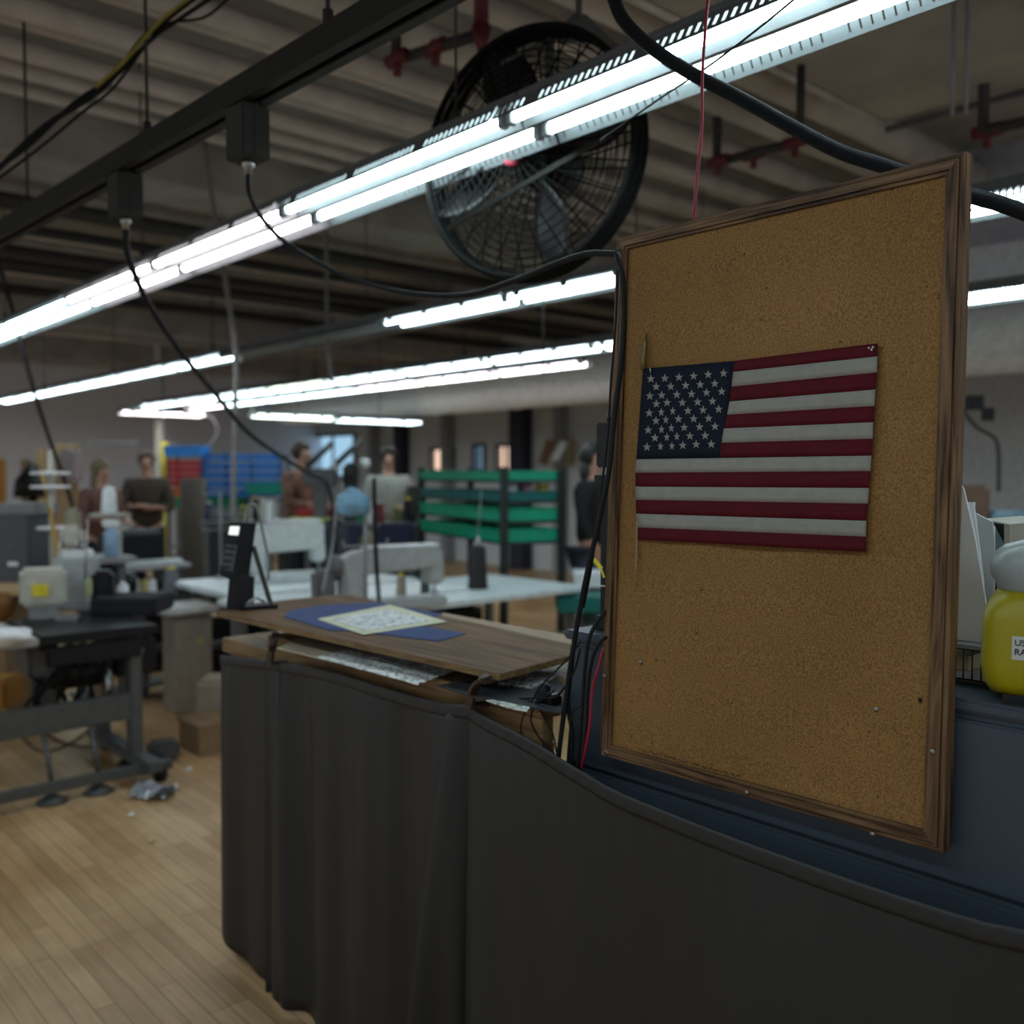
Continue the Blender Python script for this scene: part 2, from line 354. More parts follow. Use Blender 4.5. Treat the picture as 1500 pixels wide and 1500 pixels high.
# ---------------------------------------------------- fluorescent rows
def tubemat(name, c, s=1): return mat(name, (.8, .8, .8), .4, emit=c, es=TUBE*s)
TM = {'cool': tubemat('tube_cool', (.74, .95, 1.0)), 'pink': tubemat('tube_pinkish', (1.0, .90, .94)), 'green': tubemat('tube_greenish', (.86, 1.0, .84)), 'off': mat('tube_off', (.5, .52, .52), .4)}
REFM = mat('reflector_white', (.115, .13, .135), .5)
HOUS = mat('housing_white', (.15, .165, .17), .5)
LL = 1.22
def light_proto(kind, rot=False):
    L = LL-.01
    t = thing('fluorescent_light', 'x', 'light', (0, 0, 0), local=True)
    b = MB(); b.box((0, L/2, .055), (.07, L, .05)).box((0, L/2, .028), (.20, L, .006))
    b.prism([(-.024, 0, .026), (.024, 0, .026), (.008, 0, -.012), (-.008, 0, -.012)], (0, L, 0)); b.build('housing', HOUS, t)
    b = MB(); n = 0; y = .05
    while y < L-.05:
        b.prism([(.0232, y, .022), (.0232, y+.005, .022), (.0125, y+.005, -.003), (.0125, y, -.003)], (.0008, 0, -.0003)); y += .026; n += 1
        if n % 14 == 13: y += .05
    b.build('vent_slots', DARKP, t)
    b = MB()
    for sx in (-1, 1):   # slotted side flanges
        x0, z0, x1, z1 = .10*sx, .026, .128*sx, -.022
        def pt(f, y): return Vector((x0+(x1-x0)*f, y, z0+(z1-z0)*f))
        def strip(f0, f1, y0, y1): b.prism([pt(f0, y0), pt(f1, y0), pt(f1, y1), pt(f0, y1)], (.0015*sx, 0, .0005))
        strip(0, .28, 0, L); strip(.80, 1, 0, L)
        n = 0; y = 0
        while y < L-.001:
            gap = .0045 if sx > 0 else .010; barw = .021 if sx > 0 else .013
            if n % 14 == 13: barw = .06
            y1 = min(L, y+barw); strip(.28, .80, y, y1); y = y1+gap; n += 1
    b.build('reflector', REFM, t)
    for sx in (-1, 1):
        b = MB(); b.tube([(.066*sx, .03, 0), (.066*sx, L-.03, 0)], .0155, 14); b.build('tube', TM[kind], t)
        for yy in (.012, L-.012): MB().box((.066*sx, yy, .004), (.03, .022, .05), bev=.003).build('lamp_holder', MIDG, t)
    return t
protos = {}
def put_light(kind, loc, rz, label, group):
    if kind not in protos: protos[kind] = light_proto(kind); o = protos[kind]
    else: o = copy_tree(protos[kind])
    o.location = loc; o.rotation_euler = (0, 0, rz); o['label'] = label; o['group'] = group; return o
def rods(x, ys, z, where, catz=None):
    for k, y in enumerate(ys):
        tz = 3.2 if (y < c_slab.y and x < c_slab.x) else CZ
        o = MB().tube([(x, y, z), (x, y, tz)], .004, 6).tube([(x, y, z), (x, y, z+.04)], .015, 6).build('hanger_rod', DARKP)
        tag(o, 'thin dark hanger rod, %s from the camera along %s' % (ORD[k], where), 'rod', 'hanger rods of '+where)
c_slab = on_z(1300, 178, 3.2)
def zrow(px, py, x): return on_x(px, py, x).z
def row(x, z, y0, kinds, name):
    for k, kd in enumerate(kinds):
        if kd is None: continue
        put_light(kd, (x, y0+k*LL, z), 0, '%s fluorescent fixture, %s along the %s' % ({'cool': 'cool white', 'pink': 'pinkish white', 'green': 'greenish white', 'off': 'unlit'}[kd], ORD[k], name), 'fluorescent lights in the '+name)
    rods(x, [y0+k*LL*2+.3 for k in range(len(kinds)//2) if kinds[k*2] is not None], z+.08, 'the '+name)
z1 = on_x(767, 184, 1.8).z
row(1.8, z1, 1.955-LL*2, ['cool', 'cool', 'cool', 'pink', 'pink', 'cool', 'cool', 'cool'], 'nearest bright light row')
row(-.15, z1, -1.9, ['cool']*7, 'row over the camera side aisle')  # unseen row, added to light the floor and curtain
z2 = on_x(700, 449, 3.7).z
row(3.7, z2, .45, ['cool', 'cool', 'cool', 'cool', 'off', 'off', 'cool', 'cool', 'cool', 'cool', 'cool', 'cool'], 'row just below the fan')
z3 = on_x(600, 545, 5.1).z
row(5.1, z3, 1.1, ['cool', 'cool', 'cool', 'cool', 'cool', 'cool', 'green', 'cool', 'cool', 'cool'], 'upper row before the white duct')
z4 = on_x(600, 562, 6.25).z
row(6.25, z4, 6.0, ['pink', 'pink', 'pink', 'cool', 'cool', 'cool', 'pink'], 'lowest row beside the white duct')
for k, (a, b_, py, kd, nm) in enumerate(((185, 300, 609, 'pink', 'white'), (372, 498, 614, 'green', 'greenish'), (503, 614, 620, 'cool', 'bluish'))):
    p = dep(b_, py, 12.2 if k else 13.8)
    put_light(kd, p, PI/2, 'far %s fluorescent fixture hung crosswise, %s of the three at the back' % (nm, ['leftmost', 'middle', 'rightmost'][k]), 'crosswise fluorescent lights')
    tag(MB().tube([(p.x-.6, p.y, p.z+.08), (p.x-.6, p.y, CZ)], .004, 6).build('hanger_rod', DARKP), 'thin hanger rod above the %s crosswise far light' % ['leftmost', 'middle', 'rightmost'][k], 'rod')

# ---------------------------------------------------- power rail with boxes
RZ = 2.56
ra = on_z(610, -5, RZ); rb = on_z(0, 343, RZ); dirr = (rb-ra).normalized(); ra = ra-dirr*.8; rb = rb+dirr*3
t = thing('power_rail', 'dark overhead power rail running diagonally across the upper left', 'rail', ra)
b = MB(); s_ = Vector((dirr.y, -dirr.x, 0))
def railbar(o, wd, ht): b.prism([ra+s_*(o[0]+a*wd/2)+Vector((0, 0, o[1]+c_*ht/2)) for a, c_ in ((-1, -1), (1, -1), (1, 1), (-1, 1))], rb-ra)
railbar((0, .030), .078, .01); railbar((-.036, 0), .008, .06); railbar((.036, 0), .008, .06); railbar((-.026, -.034), .03, .006); railbar((.026, -.034), .03, .006)
b.build('channel', RAILM, t)
b = MB(); railbar((0, .0), .012, .05); b.build('conductor', BLACK, t)
def railpt(px):   # point of the rail seen at image column px
    best = min((abs(750+FP*((MR.transposed() @ (ra+(rb-ra)*f-CP)).x/-(MR.transposed() @ (ra+(rb-ra)*f-CP)).z)-px), f) for f in [k/400 for k in range(401)])[1]
    return ra+(rb-ra)*best
for px, lab in ((360, 'nearer'), (184, 'farther')):
    p = railpt(px); ang = math.atan2(dirr.y, dirr.x)
    t = thing('junction_box', 'grey plug-in junction box hanging under the power rail, the %s one' % lab, 'box', p, ang, 'junction boxes under the power rail', local=True)
    MB().box((0, 0, -.115), (.10, .085, .145), bev=.004).box((0, 0, -.115), (.104, .012, .148)).build('enclosure', BOXM, t)
    MB().box((0, 0, -.035), (.06, .05, .03)).build('plug', BLACK, t)
    MB().lathe([(.018, 0), (.018, -.016), (.012, -.02), (.012, -.04)][::-1], (0, 0, -.187), 14).build('cable_gland', STEEL, t)
for k, px in enumerate((215, 40, 480)):
    p = railpt(px); o = MB().tube([p+Vector((0, 0, .04)), (p.x, p.y, 3.2 if p.y < c_slab.y else CZ)], .006, 8).tube([p+Vector((0, 0, .02)), p+Vector((0, 0, .09))], .014, 8).build('rail_hanger', DARKP)
    tag(o, 'dark threaded rod carrying the power rail, %s' % ['between the two junction boxes and the left edge', 'at the far left edge', 'just right of the nearer junction box'][k], 'rod')
CORD = BLKR
def cablething(name, label, pts, r, m=CORD, cat='cable', sub=8):
    o = MB().cable(pts, r, 8, sub).build(name, m); return tag(o, label, cat)
p = railpt(184)+Vector((0, 0, -.22))
cablething('hanging_cable', 'black cord drooping from the farther junction box across the view', [p, dep(188, 375, 3.35), dep(215, 440, 3.5), dep(262, 512, 3.8), dep(312, 573, 4.2), dep(362, 632, 4.6), dep(408, 666, 5.0), dep(450, 692, 5.4), dep(482, 715, 5.8), dep(490, 790, 6.1)], .0115)
p = railpt(360)+Vector((0, 0, -.22))
cablething('hanging_cable', 'black cord looping from the nearer junction box towards the board top', [p, dep(366, 285, 2.65), dep(388, 325, 2.7), dep(425, 360, 2.7), dep(500, 402, 2.6), dep(590, 428, 2.45), dep(680, 432, 2.3), dep(750, 412, 2.15), dep(810, 388, 2.0), dep(860, 372, 1.9), dep(905, 372, 1.82)], .0065)
cablething('hanging_cable', 'dark cord hanging at the far left down to the machines', [dep(-30, 330, 6.5), dep(5, 410, 6.5), dep(30, 500, 6.5), dep(52, 580, 6.6), dep(75, 650, 6.8), dep(100, 720, 7), dep(120, 800, 7)], .014)
GC = mat('grey_conduit', (.20, .20, .20), .5)
cablething('conduit_drop', 'grey drop pipe descending in front of the second light row', [dep(300, 210, 5.6), dep(315, 320, 5.6), dep(333, 430, 5.6), dep(345, 520, 5.6), dep(343, 640, 5.6), dep(341, 765, 5.6)], .016, GC)
cablething('conduit_drop', 'thin grey drop pipe beside the middle of the ceiling lights', [dep(478, 330, 7), dep(480, 500, 7), dep(487, 560, 7)], .014, GC)
# wires upper left
for k, (pts, r) in enumerate((([(300, -15), (235, 35), (205, 62), (150, 130), (65, 185), (0, 245), (-30, 270)], .009), ([(320, -10), (260, 30), (225, 55), (170, 110), (110, 150), (40, 215), (-30, 262)], .007), ([(345, -12), (300, 25), (245, 35), (215, 65), (165, 130), (120, 165), (60, 215), (-20, 275)], .005))):
    cablething('ceiling_cable', ['thick black', 'slimmer black', 'thinnest black'][k]+' cable of the sagging bundle in the upper left corner', [dep(x, y, 3.15) for x, y in pts], r)
cablething('ceiling_cable', 'yellow cable in the sagging bundle at the upper left', [dep(x, y, 3.13) for x, y in [(290, -12), (245, 22), (215, 52), (180, 92), (140, 128)]], .006, mat('yellow_cable', (.30, .26, .03), .5))

# ---------------------------------------------------- big fan
FT = 2.95; fc = dep(777, 229, FT); R0 = .372
cr = MR @ Vector((1, 0, 0)); cf = MR @ Vector((0, 0, -1)); cf.z = 0; cf.normalize()
aa = math.radians(33); nrm = (-cf*math.cos(aa) - cr*math.sin(aa)).normalized()
FM = Matrix.Translation(fc) @ nrm.to_track_quat('Z', 'Y').to_matrix().to_4x4()
FK = mat('fan_black', (.006, .006, .006), .75, spec=.15)
t = thing('industrial_fan', 'large black caged industrial fan hanging behind the nearest light row', 'fan', fc)
def cage(name, sgn, dome, hub):
    b = MB()
    for rr in (R0, hub): b.torus(None, rr, .005, FM @ Matrix.Translation((0, 0, sgn*(.03+dome*(1-(rr/R0)**2)))), 48, 6)
    for i in range(1, 13):
        rr = hub+(R0-hub)*i/13; b.torus(None, rr, .0022, FM @ Matrix.Translation((0, 0, sgn*(.03+dome*(1-(rr/R0)**2)))), 48, 4)
    for k in range(28):
        a = 2*PI*k/28; b.tube([FM @ Vector((r_*math.cos(a+q), r_*math.sin(a+q), sgn*(.03+dome*(1-(r_/R0)**2)))) for r_, q in ((hub, 0), (.13, .1), (.22, .17), (.31, .2), (R0, .22))], .0032, 5, cap=False)
    b.build(name, FK, t)
cage('front_guard', 1, .07, .05); cage('rear_guard', -1, .03, .07)
b = MB()
for zz in (-.035, 0, .035): b.torus(None, R0, .011, FM @ Matrix.Translation((0, 0, zz)), 64, 8)
b.build('rim', FK, t)
FB = mat('fan_blade_grey', (.030, .030, .030), .35, .5)
for k in range(4):
    a0 = math.radians(-72+90*k); b = MB(); P = []
    for i in range(9):
        row_ = []
        for j in range(7):
            r_ = .05+(.37-.05)*i/8; wd = (.15+.75*math.sin(PI*min(1, (i+1.2)/9))*.62); a = a0+(j/6-.5)*wd*1.2
            row_.append(FM @ Vector((r_*math.cos(a), r_*math.sin(a), (j/6-.5)*.09*(1-.3*i/8))))
        P.append(row_)
    b.grid(P).build('blade', FB, t, solid=.002)
MB().lathe([(.0, -.04), (.05, -.04), (.055, .03), (.03, .045), (0, .047)], M=FM, n=20).build('hub', BLACK, t)
MB().lathe([(.0, .100), (.028, .100), (.03, .105), (.024, .118), (0, .12)], M=FM @ Matrix.Translation((0, -.03, 0)), n=18).build('badge', mat('badge_red', (.45, .05, .08), .4), t)
b = MB().lathe([(.0, -.22), (.07, -.22), (.085, -.20), (.085, -.06), (.06, -.04), (0, -.04)], M=FM, n=20); b.build('motor', BLACK, t)
b = MB(); tp = FM @ Vector((0, 0, -.1)); hp = dep(848, 20, FT+.1); rimr = FM @ Vector((0, 0, -.055))
top = dep(848, 28, FT)
rl = dep(806, 58, FT-.02); rr_ = dep(905, 66, FT+.02); q1 = dep(838, 22, FT); q2 = dep(860, 22, FT)
b.prism([rl, rr_, q2+Vector((0, 0, .0)), top+Vector((0, 0, .02)), q1], cf*.006); b.bar(rl, tp, .03, .012); b.bar(rr_, tp, .03, .012)
b.bar(rl, dep(735, 95, FT-.02), .025, .012)
b.tube([top, (top.x, top.y, CZ)], .010, 8); b.build('hanging_bracket', mat('bracket_grey', (.11, .11, .11), .5, .5), t)
tag(MB().bar(dep(655, 335, 2.75), dep(905, 190, 2.75), .014, .014).build('brace_rod', RAILM), 'thin dark brace rod crossing in front of the fan', 'rod')

# ---------------------------------------------------- hose, wires in front
o = MB().cable([dep(880, -70, 2.0), dep(898, -5, 1.95), dep(915, 32, 1.92), dep(955, 70, 1.9), dep(1010, 106, 1.88), dep(1080, 142, 1.85), dep(1160, 186, 1.8), dep(1230, 222, 1.76), dep(1300, 245, 1.72), dep(1400, 280, 1.66), dep(1460, 297, 1.62), dep(1530, 322, 1.6)], .0135, 14, 12).build('rubber_hose', mat('black_hose', (.008, .009, .013), .65, spec=.25, bump=.5, bscale=600))
tag(o, 'thick black hose swooping from the top down behind the wooden board', 'hose')
cablething('red_wire', 'thin red wire dropping from the top to the board edge', [dep(1042, -20, 1.7), dep(1036, 10, 1.7), dep(1029, 110, 1.7), dep(1028, 190, 1.7), dep(1020, 270, 1.7), dep(1015, 345, 1.72)], .0028, mat('red_wire', (.30, .01, .03), .5))
cablething('thin_wire', 'thin dark wire slanting over the nearest lights to the fan', [dep(1190, -25, 1.65), dep(1150, 10, 1.68), dep(1085, 62, 1.72), dep(1025, 106, 1.78), dep(970, 142, 1.9), dep(880, 205, 2.2)], .002, BLKR)
cablething('pull_cord', 'black pull cord with a plug end hanging right of the fan', [on_x(795, 425, 3.7), on_x(795.5, 470, 3.7), on_x(796, 548, 3.7)], .005)

# ================================================================== FOREGROUND
OAKH = wood('oak_frame_horizontal', (.032, .016, .008), (.20, .112, .055), 'Y', 7, 38, .5)
OAKV = wood('oak_frame_vertical', (.032, .016, .008), (.20, .112, .055), 'Z', 7, 38, .5)
HB = hardboard_mat()
XC = 1.354                      # cabinet front plane
b0 = on_x(880, 1105, 1.320); b1 = on_x(1383, 1250, 1.320); b3 = on_x(905, 350, 1.352)
bn = (b1-b0).cross(b3-b0).normalized()
if bn.x > 0: bn = -bn           # towards the viewer's side
def bp(px, py, w=0):
    r = ray(px, py); o = b0+bn*w; return CP + r*((o-CP).dot(bn)/r.dot(bn))
brd = thing('notice_board', 'tall wooden-framed brown hardboard panel carrying the small flag', 'board', ((b0+b1)/2))
OUT = [bp(880, 1105), bp(1383, 1250), bp(1416, 222), bp(904, 350)]
INN = [bp(894, 1092), bp(1352, 1216), bp(1386, 256), bp(919, 364)]
MB().prism([p-bn*.006 for p in [bp(885, 1100), bp(1375, 1240), bp(1405, 235), bp(910, 355)]], -bn*.006).build('panel', HB, brd)
for k in range(4):
    i, j = k, (k+1) % 4; b = MB(); o1, o2, n1, n2 = OUT[i], OUT[j], INN[i], INN[j]
    b.prism([o1-bn*.02, o2-bn*.02, n2-bn*.02, n1-bn*.02][:4], bn*.020)
    m1, m2 = o1.lerp(n1, .30), o2.lerp(n2, .30); q1, q2 = o1.lerp(n1, .78), o2.lerp(n2, .78)
    b.prism([m1+bn*.0002, m2+bn*.0002, q2+bn*.0002, q1+bn*.0002], bn*.0045)
    e1, e2, g1, g2 = o1.lerp(n1, .02), o2.lerp(n2, .02), o1.lerp(n1, .24), o2.lerp(n2, .24)
    b.prism([e1+bn*.0002, e2+bn*.0002, g2+bn*.0002, g1+bn*.0002], bn*.002)
    b.build(['bottom_rail', 'right_stile', 'top_rail', 'left_stile'][k], OAKV if k % 2 else OAKH, brd)
SCR = mat('screw_steel', (.30, .30, .28), .3, .9)
for px, py, w in ((938, 970, -.005), (1283, 1039, -.005), (1094, 1161, .006), (1366, 1101, .006), (885, 990, .006), (1278, 1222, .006)):
    c_ = bp(px, py, w); MB().sphere(c_, .0042, (.55, 1, 1), 12).box(c_-Vector((.0022, 0, 0)), (.0008, .006, .001)).build('screw', SCR, brd)
DK = mat('dark_hole', (.02, .012, .006), .9)
for px, py, r_ in ((901, 944, .002), (1348, 1026, .0035), (1378, 236, .0012), (925, 1028, .001)):
    MB().sphere(bp(px, py, -.0058), r_, (.2, 1, 1.2), 8).build('nail_hole', DK, brd)
b = MB()  # chipped edge line along the lower rim
random.seed(3); prev = None
for i in range(90):
    f = i/89; p_ = bp(935+f*150+random.uniform(-2, 2), 1097+f*41+random.uniform(-2.5, 2), -.0056)
    if prev and random.random() < .75: b.bar(prev, p_, .0005+random.random()*.0012, .0006)
    prev = p_
b.build('chipped_edge', DK, brd)
b = MB(); hc = bp(886, 1103, .004)
b.torus(None, .006, .0013, Matrix.Translation(hc) @ Matrix.Rotation(PI/2, 4, 'Y') @ Matrix.Scale(.8, 4, (1, 0, 0)), 20, 6); b.build('screw_eye', SCR, brd)
b = MB(); b.torus(None, .007, .0014, Matrix.Translation(bp(906, 374, .008)) @ Matrix.Rotation(PI/2, 4, 'Y') @ Matrix.Scale(1.6, 4, (1, 0, 0)), 20, 6); b.build('hanging_ring', DARKP, brd)
# ---- flag
def fw(px, py):
    return .0035+.0022*math.sin(px*.021+py*.004)+.0015*math.sin(px*.05-py*.02)+max(0, (px-1180)/100)*.002*(py-500)/300
RW = mat('flag_red', (.085, .004, .010), .75, bump=.15, bscale=900, spec=.2); WW = mat('flag_white', (.29, .275, .25), .8, bump=.15, bscale=900, spec=.2, noise=.06, nscale=60); NV = mat('flag_navy', (.006, .010, .022), .8, bump=.15, bscale=900, spec=.2)
cc = lambda x, y: (870+.3*x, 450+.3*y)
rightE = [(1386, 176), (1384, 240), (1382, 318), (1374, 402), (1370, 482), (1363, 562), (1361, 642), (1355, 725), (1350, 800), (1343, 883), (1337, 959), (1330, 1043), (1327, 1120), (1331, 1195)]
cant = [(685, 262), (680, 316), (672, 388), (663, 460), (650, 525), (635, 592), (622, 662), (614, 733)]
leftE = [(207, 743), (203, 808), (203, 876), (204, 940), (207, 1008), (215, 1075), (214, 1134)]
flag = thing('small_flag', 'small American flag on a wooden stick fixed to the hardboard panel', 'flag', bp(*cc(780, 700), .004))
b = MB()
def patch(A, B, C, D, mi, nx, ny=3):   # A-B top edge, D-C bottom edge, in crop units
    b.mi = mi; P = []
    for i in range(nx+1):
        col_ = []
        for j in range(ny+1):
            f, g = i/nx, j/ny
            x = (A[0]*(1-f)+B[0]*f)*(1-g)+(D[0]*(1-f)+C[0]*f)*g; y = (A[1]*(1-f)+B[1]*f)*(1-g)+(D[1]*(1-f)+C[1]*f)*g
            px, py = cc(x, y); col_.append(bp(px, py, fw(px, py)))
        P.append(col_)
    b.grid(P)
for k in range(7): patch(cant[k], rightE[k], rightE[k+1], cant[k+1], 0 if k % 2 == 0 else 1, 26)
for k in range(7, 13): patch(leftE[k-7], rightE[k], rightE[k+1], leftE[k-6], 0 if k % 2 == 0 else 1, 40)
patch((240, 300), cant[0], cant[7], leftE[0], 2, 18, 12)
b.mi = 1
rows = [[(278, 350), (346, 347), (415, 342), (487, 336), (558, 329), (633, 323)], [(304, 388), (375, 387), (448, 382), (519, 378), (590, 373)],
 [(273, 434), (331, 430), (405, 427), (477, 424), (550, 417), (624, 412)], [(305, 472), (357, 466), (432, 466), (506, 463), (579, 459)],
 [(270, 517), (329, 513), (385, 507), (459, 506), (533, 502), (609, 498)], [(303, 555), (351, 550), (413, 546), (487, 545), (560, 543)],
 [(265, 600), (330, 597), (378, 591), (441, 587), (516, 585), (591, 582)], [(298, 638), (356, 635), (405, 632), (469, 629), (543, 627)],
 [(259, 683), (325, 680), (381, 678), (434, 675), (499, 670), (573, 669)]]
for r_ in rows:
    for (x, y) in r_:
        wx = .72 if 320 < x < 412 and y > 500 else .95; V = []
        for k in range(10):
            a = PI/2+k*PI/5; R_ = 22 if k % 2 == 0 else 8.6
            px, py = cc(x+R_*wx*math.cos(a), y-R_*math.sin(a)); V.append(b.bm.verts.new(bp(px, py, fw(px, py)+.0007)))
        px, py = cc(x, y); cv = b.bm.verts.new(bp(px, py, fw(px, py)+.0007))
        for k in range(10): b.bm.faces.new((cv, V[k], V[(k+1) % 10])).material_index = 1
b.build('cloth', [RW, WW, NV], flag, solid=.0006)
STK = wood('flag_stick_wood', (.20, .13, .06), (.36, .25, .13), 'Z', 20, 90)
MB().tube([bp(942, 560, -.001), bp(937, 700, -.001), bp(933, 790, .0), bp(932, 830, .003), bp(932, 861, .003)], .0022, 8, rs=[.0024, .0024, .0024, .002, .0008]).build('stick', STK, flag)
MB().tube([bp(943, 541, .004), bp(942, 530, .004), bp(945, 505, .004), bp(947, 488, .004)], .004, 10, rs=[.0052, .0052, .0045, .0012]).build('spear_tip', mat('dull_gold', (.16, .12, .04), .45, .5), flag)
MB().tube([bp(952, 537, .007), bp(953, 547, .007)], .0012, 6).build('pin', STEEL, flag)
for x, y in ((1343, 200), (1362, 196), (1356, 208)): MB().sphere(bp(*cc(x, y), .0065), .0022, (.5, 1, 1), 8).build('pin', STEEL, flag)

# ---- cabinet
yc = on_x(829, 1000, XC).y
CZT = 1.18
cab = thing('steel_cabinet', 'blue-grey steel cabinet standing behind the board and curtain', 'cabinet', (XC+.3, yc-.9, 0))
CB0 = -.55
MB().box((XC+.31, (yc+CB0)/2, CZT/2), (.60, yc-CB0, CZT), bev=.006).build('body', CAB, cab)
b = MB(); b.box((XC+.005, (yc+CB0)/2, .455), (.014, yc-CB0-.02, .90), bev=.003).build('lower_drawer_front', CAB, cab)
MB().box((XC+.005, (yc+CB0)/2, 1.035), (.012, yc-CB0-.02, .235), bev=.003).build('upper_drawer_front', CAB, cab)
b = MB(); b.box((XC+.31, (yc+CB0)/2, CZT-.007), (.625, yc-CB0+.01, .018), bev=.004).build('top_panel', CAB, cab)

# ---- curtain panels
CUR = mat('charcoal_curtain_cloth', (.0235, .0240, .0268), .46, noise=.10, nscale=3, bump=.1, bscale=500, spec=.5)
CX = 1.272
def curtain(name, label, hem, zb, folds, amp, cutL=None, cutR=None):
    P = [on_x(px, py, CX) for px, py in hem]     # from left (large y) to right
    pts = catmull(P, 14); rows_ = []; ya, yb = pts[0].y, pts[-1].y; o = thing(name, label, 'curtain', ((CX, (ya+yb)/2, 0)), group='charcoal curtains around the counter')
    NT = 26; G = []; H = []
    for q in pts:
        s_ = (ya-q.y)/(ya-yb); zt = q.z; zbot = zb(s_); col_ = []
        for j in range(NT+1):
            f = j/NT; z = zt+(zbot-zt)*f; d = zt-z
            x = CX - folds(s_, f, ya-q.y)*amp
            x -= .0010*math.sin((ya-q.y)*95+s_*9)*math.exp(-d*10)
            col_.append((x, q.y, z))
        G.append(col_)
    MB().grid(G).build('cloth', CUR, o, solid=.0015)
    for i, q in enumerate(pts):
        s_ = (ya-q.y)/(ya-yb); col_ = []
        for j in range(5):
            z = q.z+.002-.030*j/4
            x = CX-folds(s_, 0, ya-q.y)*amp-.0038-.0008*math.sin(PI*j/4)-.0007*math.sin((ya-q.y)*160+j)
            col_.append((x, q.y, z))
        H.append(col_)
    MB().grid(H).build('hem', CUR, o, solid=.001)
    return o
zfl = on_x(390, 1447, CX).z
curtain('curtain', 'narrow left end panel of charcoal curtain, rounded at its lower corner', [(325, 960), (345, 962), (372, 965), (400, 968), (412, 970)],
        lambda s: .02+.065*(1-min(1, s*1.6))**2, lambda s, f, d: (.1+.9*f**.6)*(math.sin(s*7+1)*.6+.3*math.sin(s*15)), .022)
def fB(s, f, d):
    r = .08+.92*f**.6
    v = .55*math.sin(s*23+.8)*math.exp(-s*1.3)+.35*math.sin(s*12+2.2)+.14*math.sin(s*41)*(.4+.6*f)+.12*math.sin(s*67+1)*(1-f)
    v = v*(1-.45*f*math.sin(PI*s))
    e = s-(.93-.10*f)                      # ridge leaving the right post
    v += 1.5*math.exp(-(e/.035)**2)*(.25+.75*f**.7) - 1.5*math.exp(-((s-.985)/.03)**2)*(.4+f*.6)
    v += .8*math.exp(-((s-.10-.03*f)/.04)**2)*(f**.6) - .9*math.exp(-((s-.03)/.035)**2)
    return v*r
curtain('curtain', 'middle panel of charcoal curtain sagging between the two iron brackets', [(391, 967), (450, 976), (500, 987), (550, 1003), (600, 1018), (645, 1028), (688, 1034)], lambda s: .015, fB, .062)
def fC(s, f, d):
    r = .02+.98*f**.7
    v = .5*math.sin(d*9+.5)+.25*math.sin(d*21+1.5*f)+.10*math.sin(d*47)
    v += 1.1*math.exp(-((d-.03-.05*f)/.05)**2)*f - .6*math.exp(-((d-.42)/.05)**2)*max(0, 1-abs(f-.25)*2.2)
    v += .4*math.exp(-((f-.42-.1*s)/.02)**2)*(.3 if d > .5 else .1)
    return v*r
curtain('curtain', 'wide right panel of charcoal curtain running below the board', [(688, 1034), (712, 1050), (760, 1074), (800, 1097), (828, 1115), (861, 1134), (907, 1160), (1033, 1211), (1150, 1254), (1267, 1295), (1421, 1344), (1500, 1362), (1640, 1392), (1900, 1450)], lambda s: .015, fC, .030)

# ---- counter under the shelf
PINE = wood('worn_pine', (.17, .095, .038), (.30, .19, .085), 'Y', 4, 40, .45)
PLY = wood('brown_plywood_top', (.066, .034, .016), (.18, .098, .050), 'Y', 2.2, 30, .7)
PLYE = wood('plywood_edge', (.12, .068, .03), (.26, .165, .075), 'Y', 6, 60)
TZ = 1.03
yl = on_x(325, 940, 1.30).y; y395 = on_x(392, 950, 1.30).y
ct = thing('wooden_counter', 'worn pine counter standing behind the charcoal curtain', 'counter', (1.6, (yl+yc)/2, 0))
b = MB(); b.box((1.62, (y395+yc+.012)/2, TZ-.012), (.64, y395-yc-.012, .024), bev=.003); b.build('countertop', PINE, ct)
b = MB(); b.box((1.315, (y395+yc+.012)/2, TZ-.144), (.03, y395-yc-.012, .24)); b.build('apron', PINE, ct)
b = MB(); zl = on_x(325, 934, 1.30).z; b.box((1.60, (yl+y395)/2+.001, zl-.022), (.60, yl-y395, .044), bev=.004); b.build('side_plank', PINE, ct)
for x_, y_ in ((1.34, yl-.08), (1.86, yl-.08), (1.34, yc+.08), (1.86, yc+.08)): MB().box((x_, y_, (zl-.045)/2), (.06, .06, zl-.045)).build('leg', PINE, ct)
# ---- raised shelf board
SZ = 1.084; TH = .014
fl_, fr_, br_, bl_ = on_z(317, 896, SZ), on_z(732, 987, SZ), on_z(870, 951, SZ), on_z(505, 870, SZ)
ylim = yc+.006
def cut(a, c_): f = (ylim-a.y)/(c_.y-a.y); return a.lerp(c_, f)
ml = on_z(407, 880, SZ)
poly = [fl_, fr_] + ([cut(fr_, br_), cut(bl_, br_)] if br_.y < ylim else [br_]) + [bl_, ml]
sh = thing('raised_shelf', 'brown plywood shelf board raised above the counter on iron brackets', 'shelf', (fl_+br_)/2)
MB().prism([p-Vector((0, 0, TH)) for p in poly], (0, 0, TH)).build('board', PLY, sh)
b = MB(); b.prism([fl_+Vector((-.0015, 0, -TH)), fr_+Vector((-.0015, 0, -TH)), fr_+Vector((.001, 0, -TH)), fl_+Vector((.001, 0, -TH))], (0, 0, TH-.001))
e2 = poly[2]; nr = Vector((fr_.y-e2.y, e2.x-fr_.x, 0)).normalized()
if nr.y > 0: nr = -nr
b.prism([fr_-Vector((0, 0, TH)), e2-Vector((0, 0, TH)), e2+nr*.0015-Vector((0, 0, TH)), fr_+nr*.0015-Vector((0, 0, TH))], (0, 0, TH-.001)); b.build('edge_banding', PLYE, sh)
IRON = mat('brown_iron', (.075, .048, .038), .5, .4)
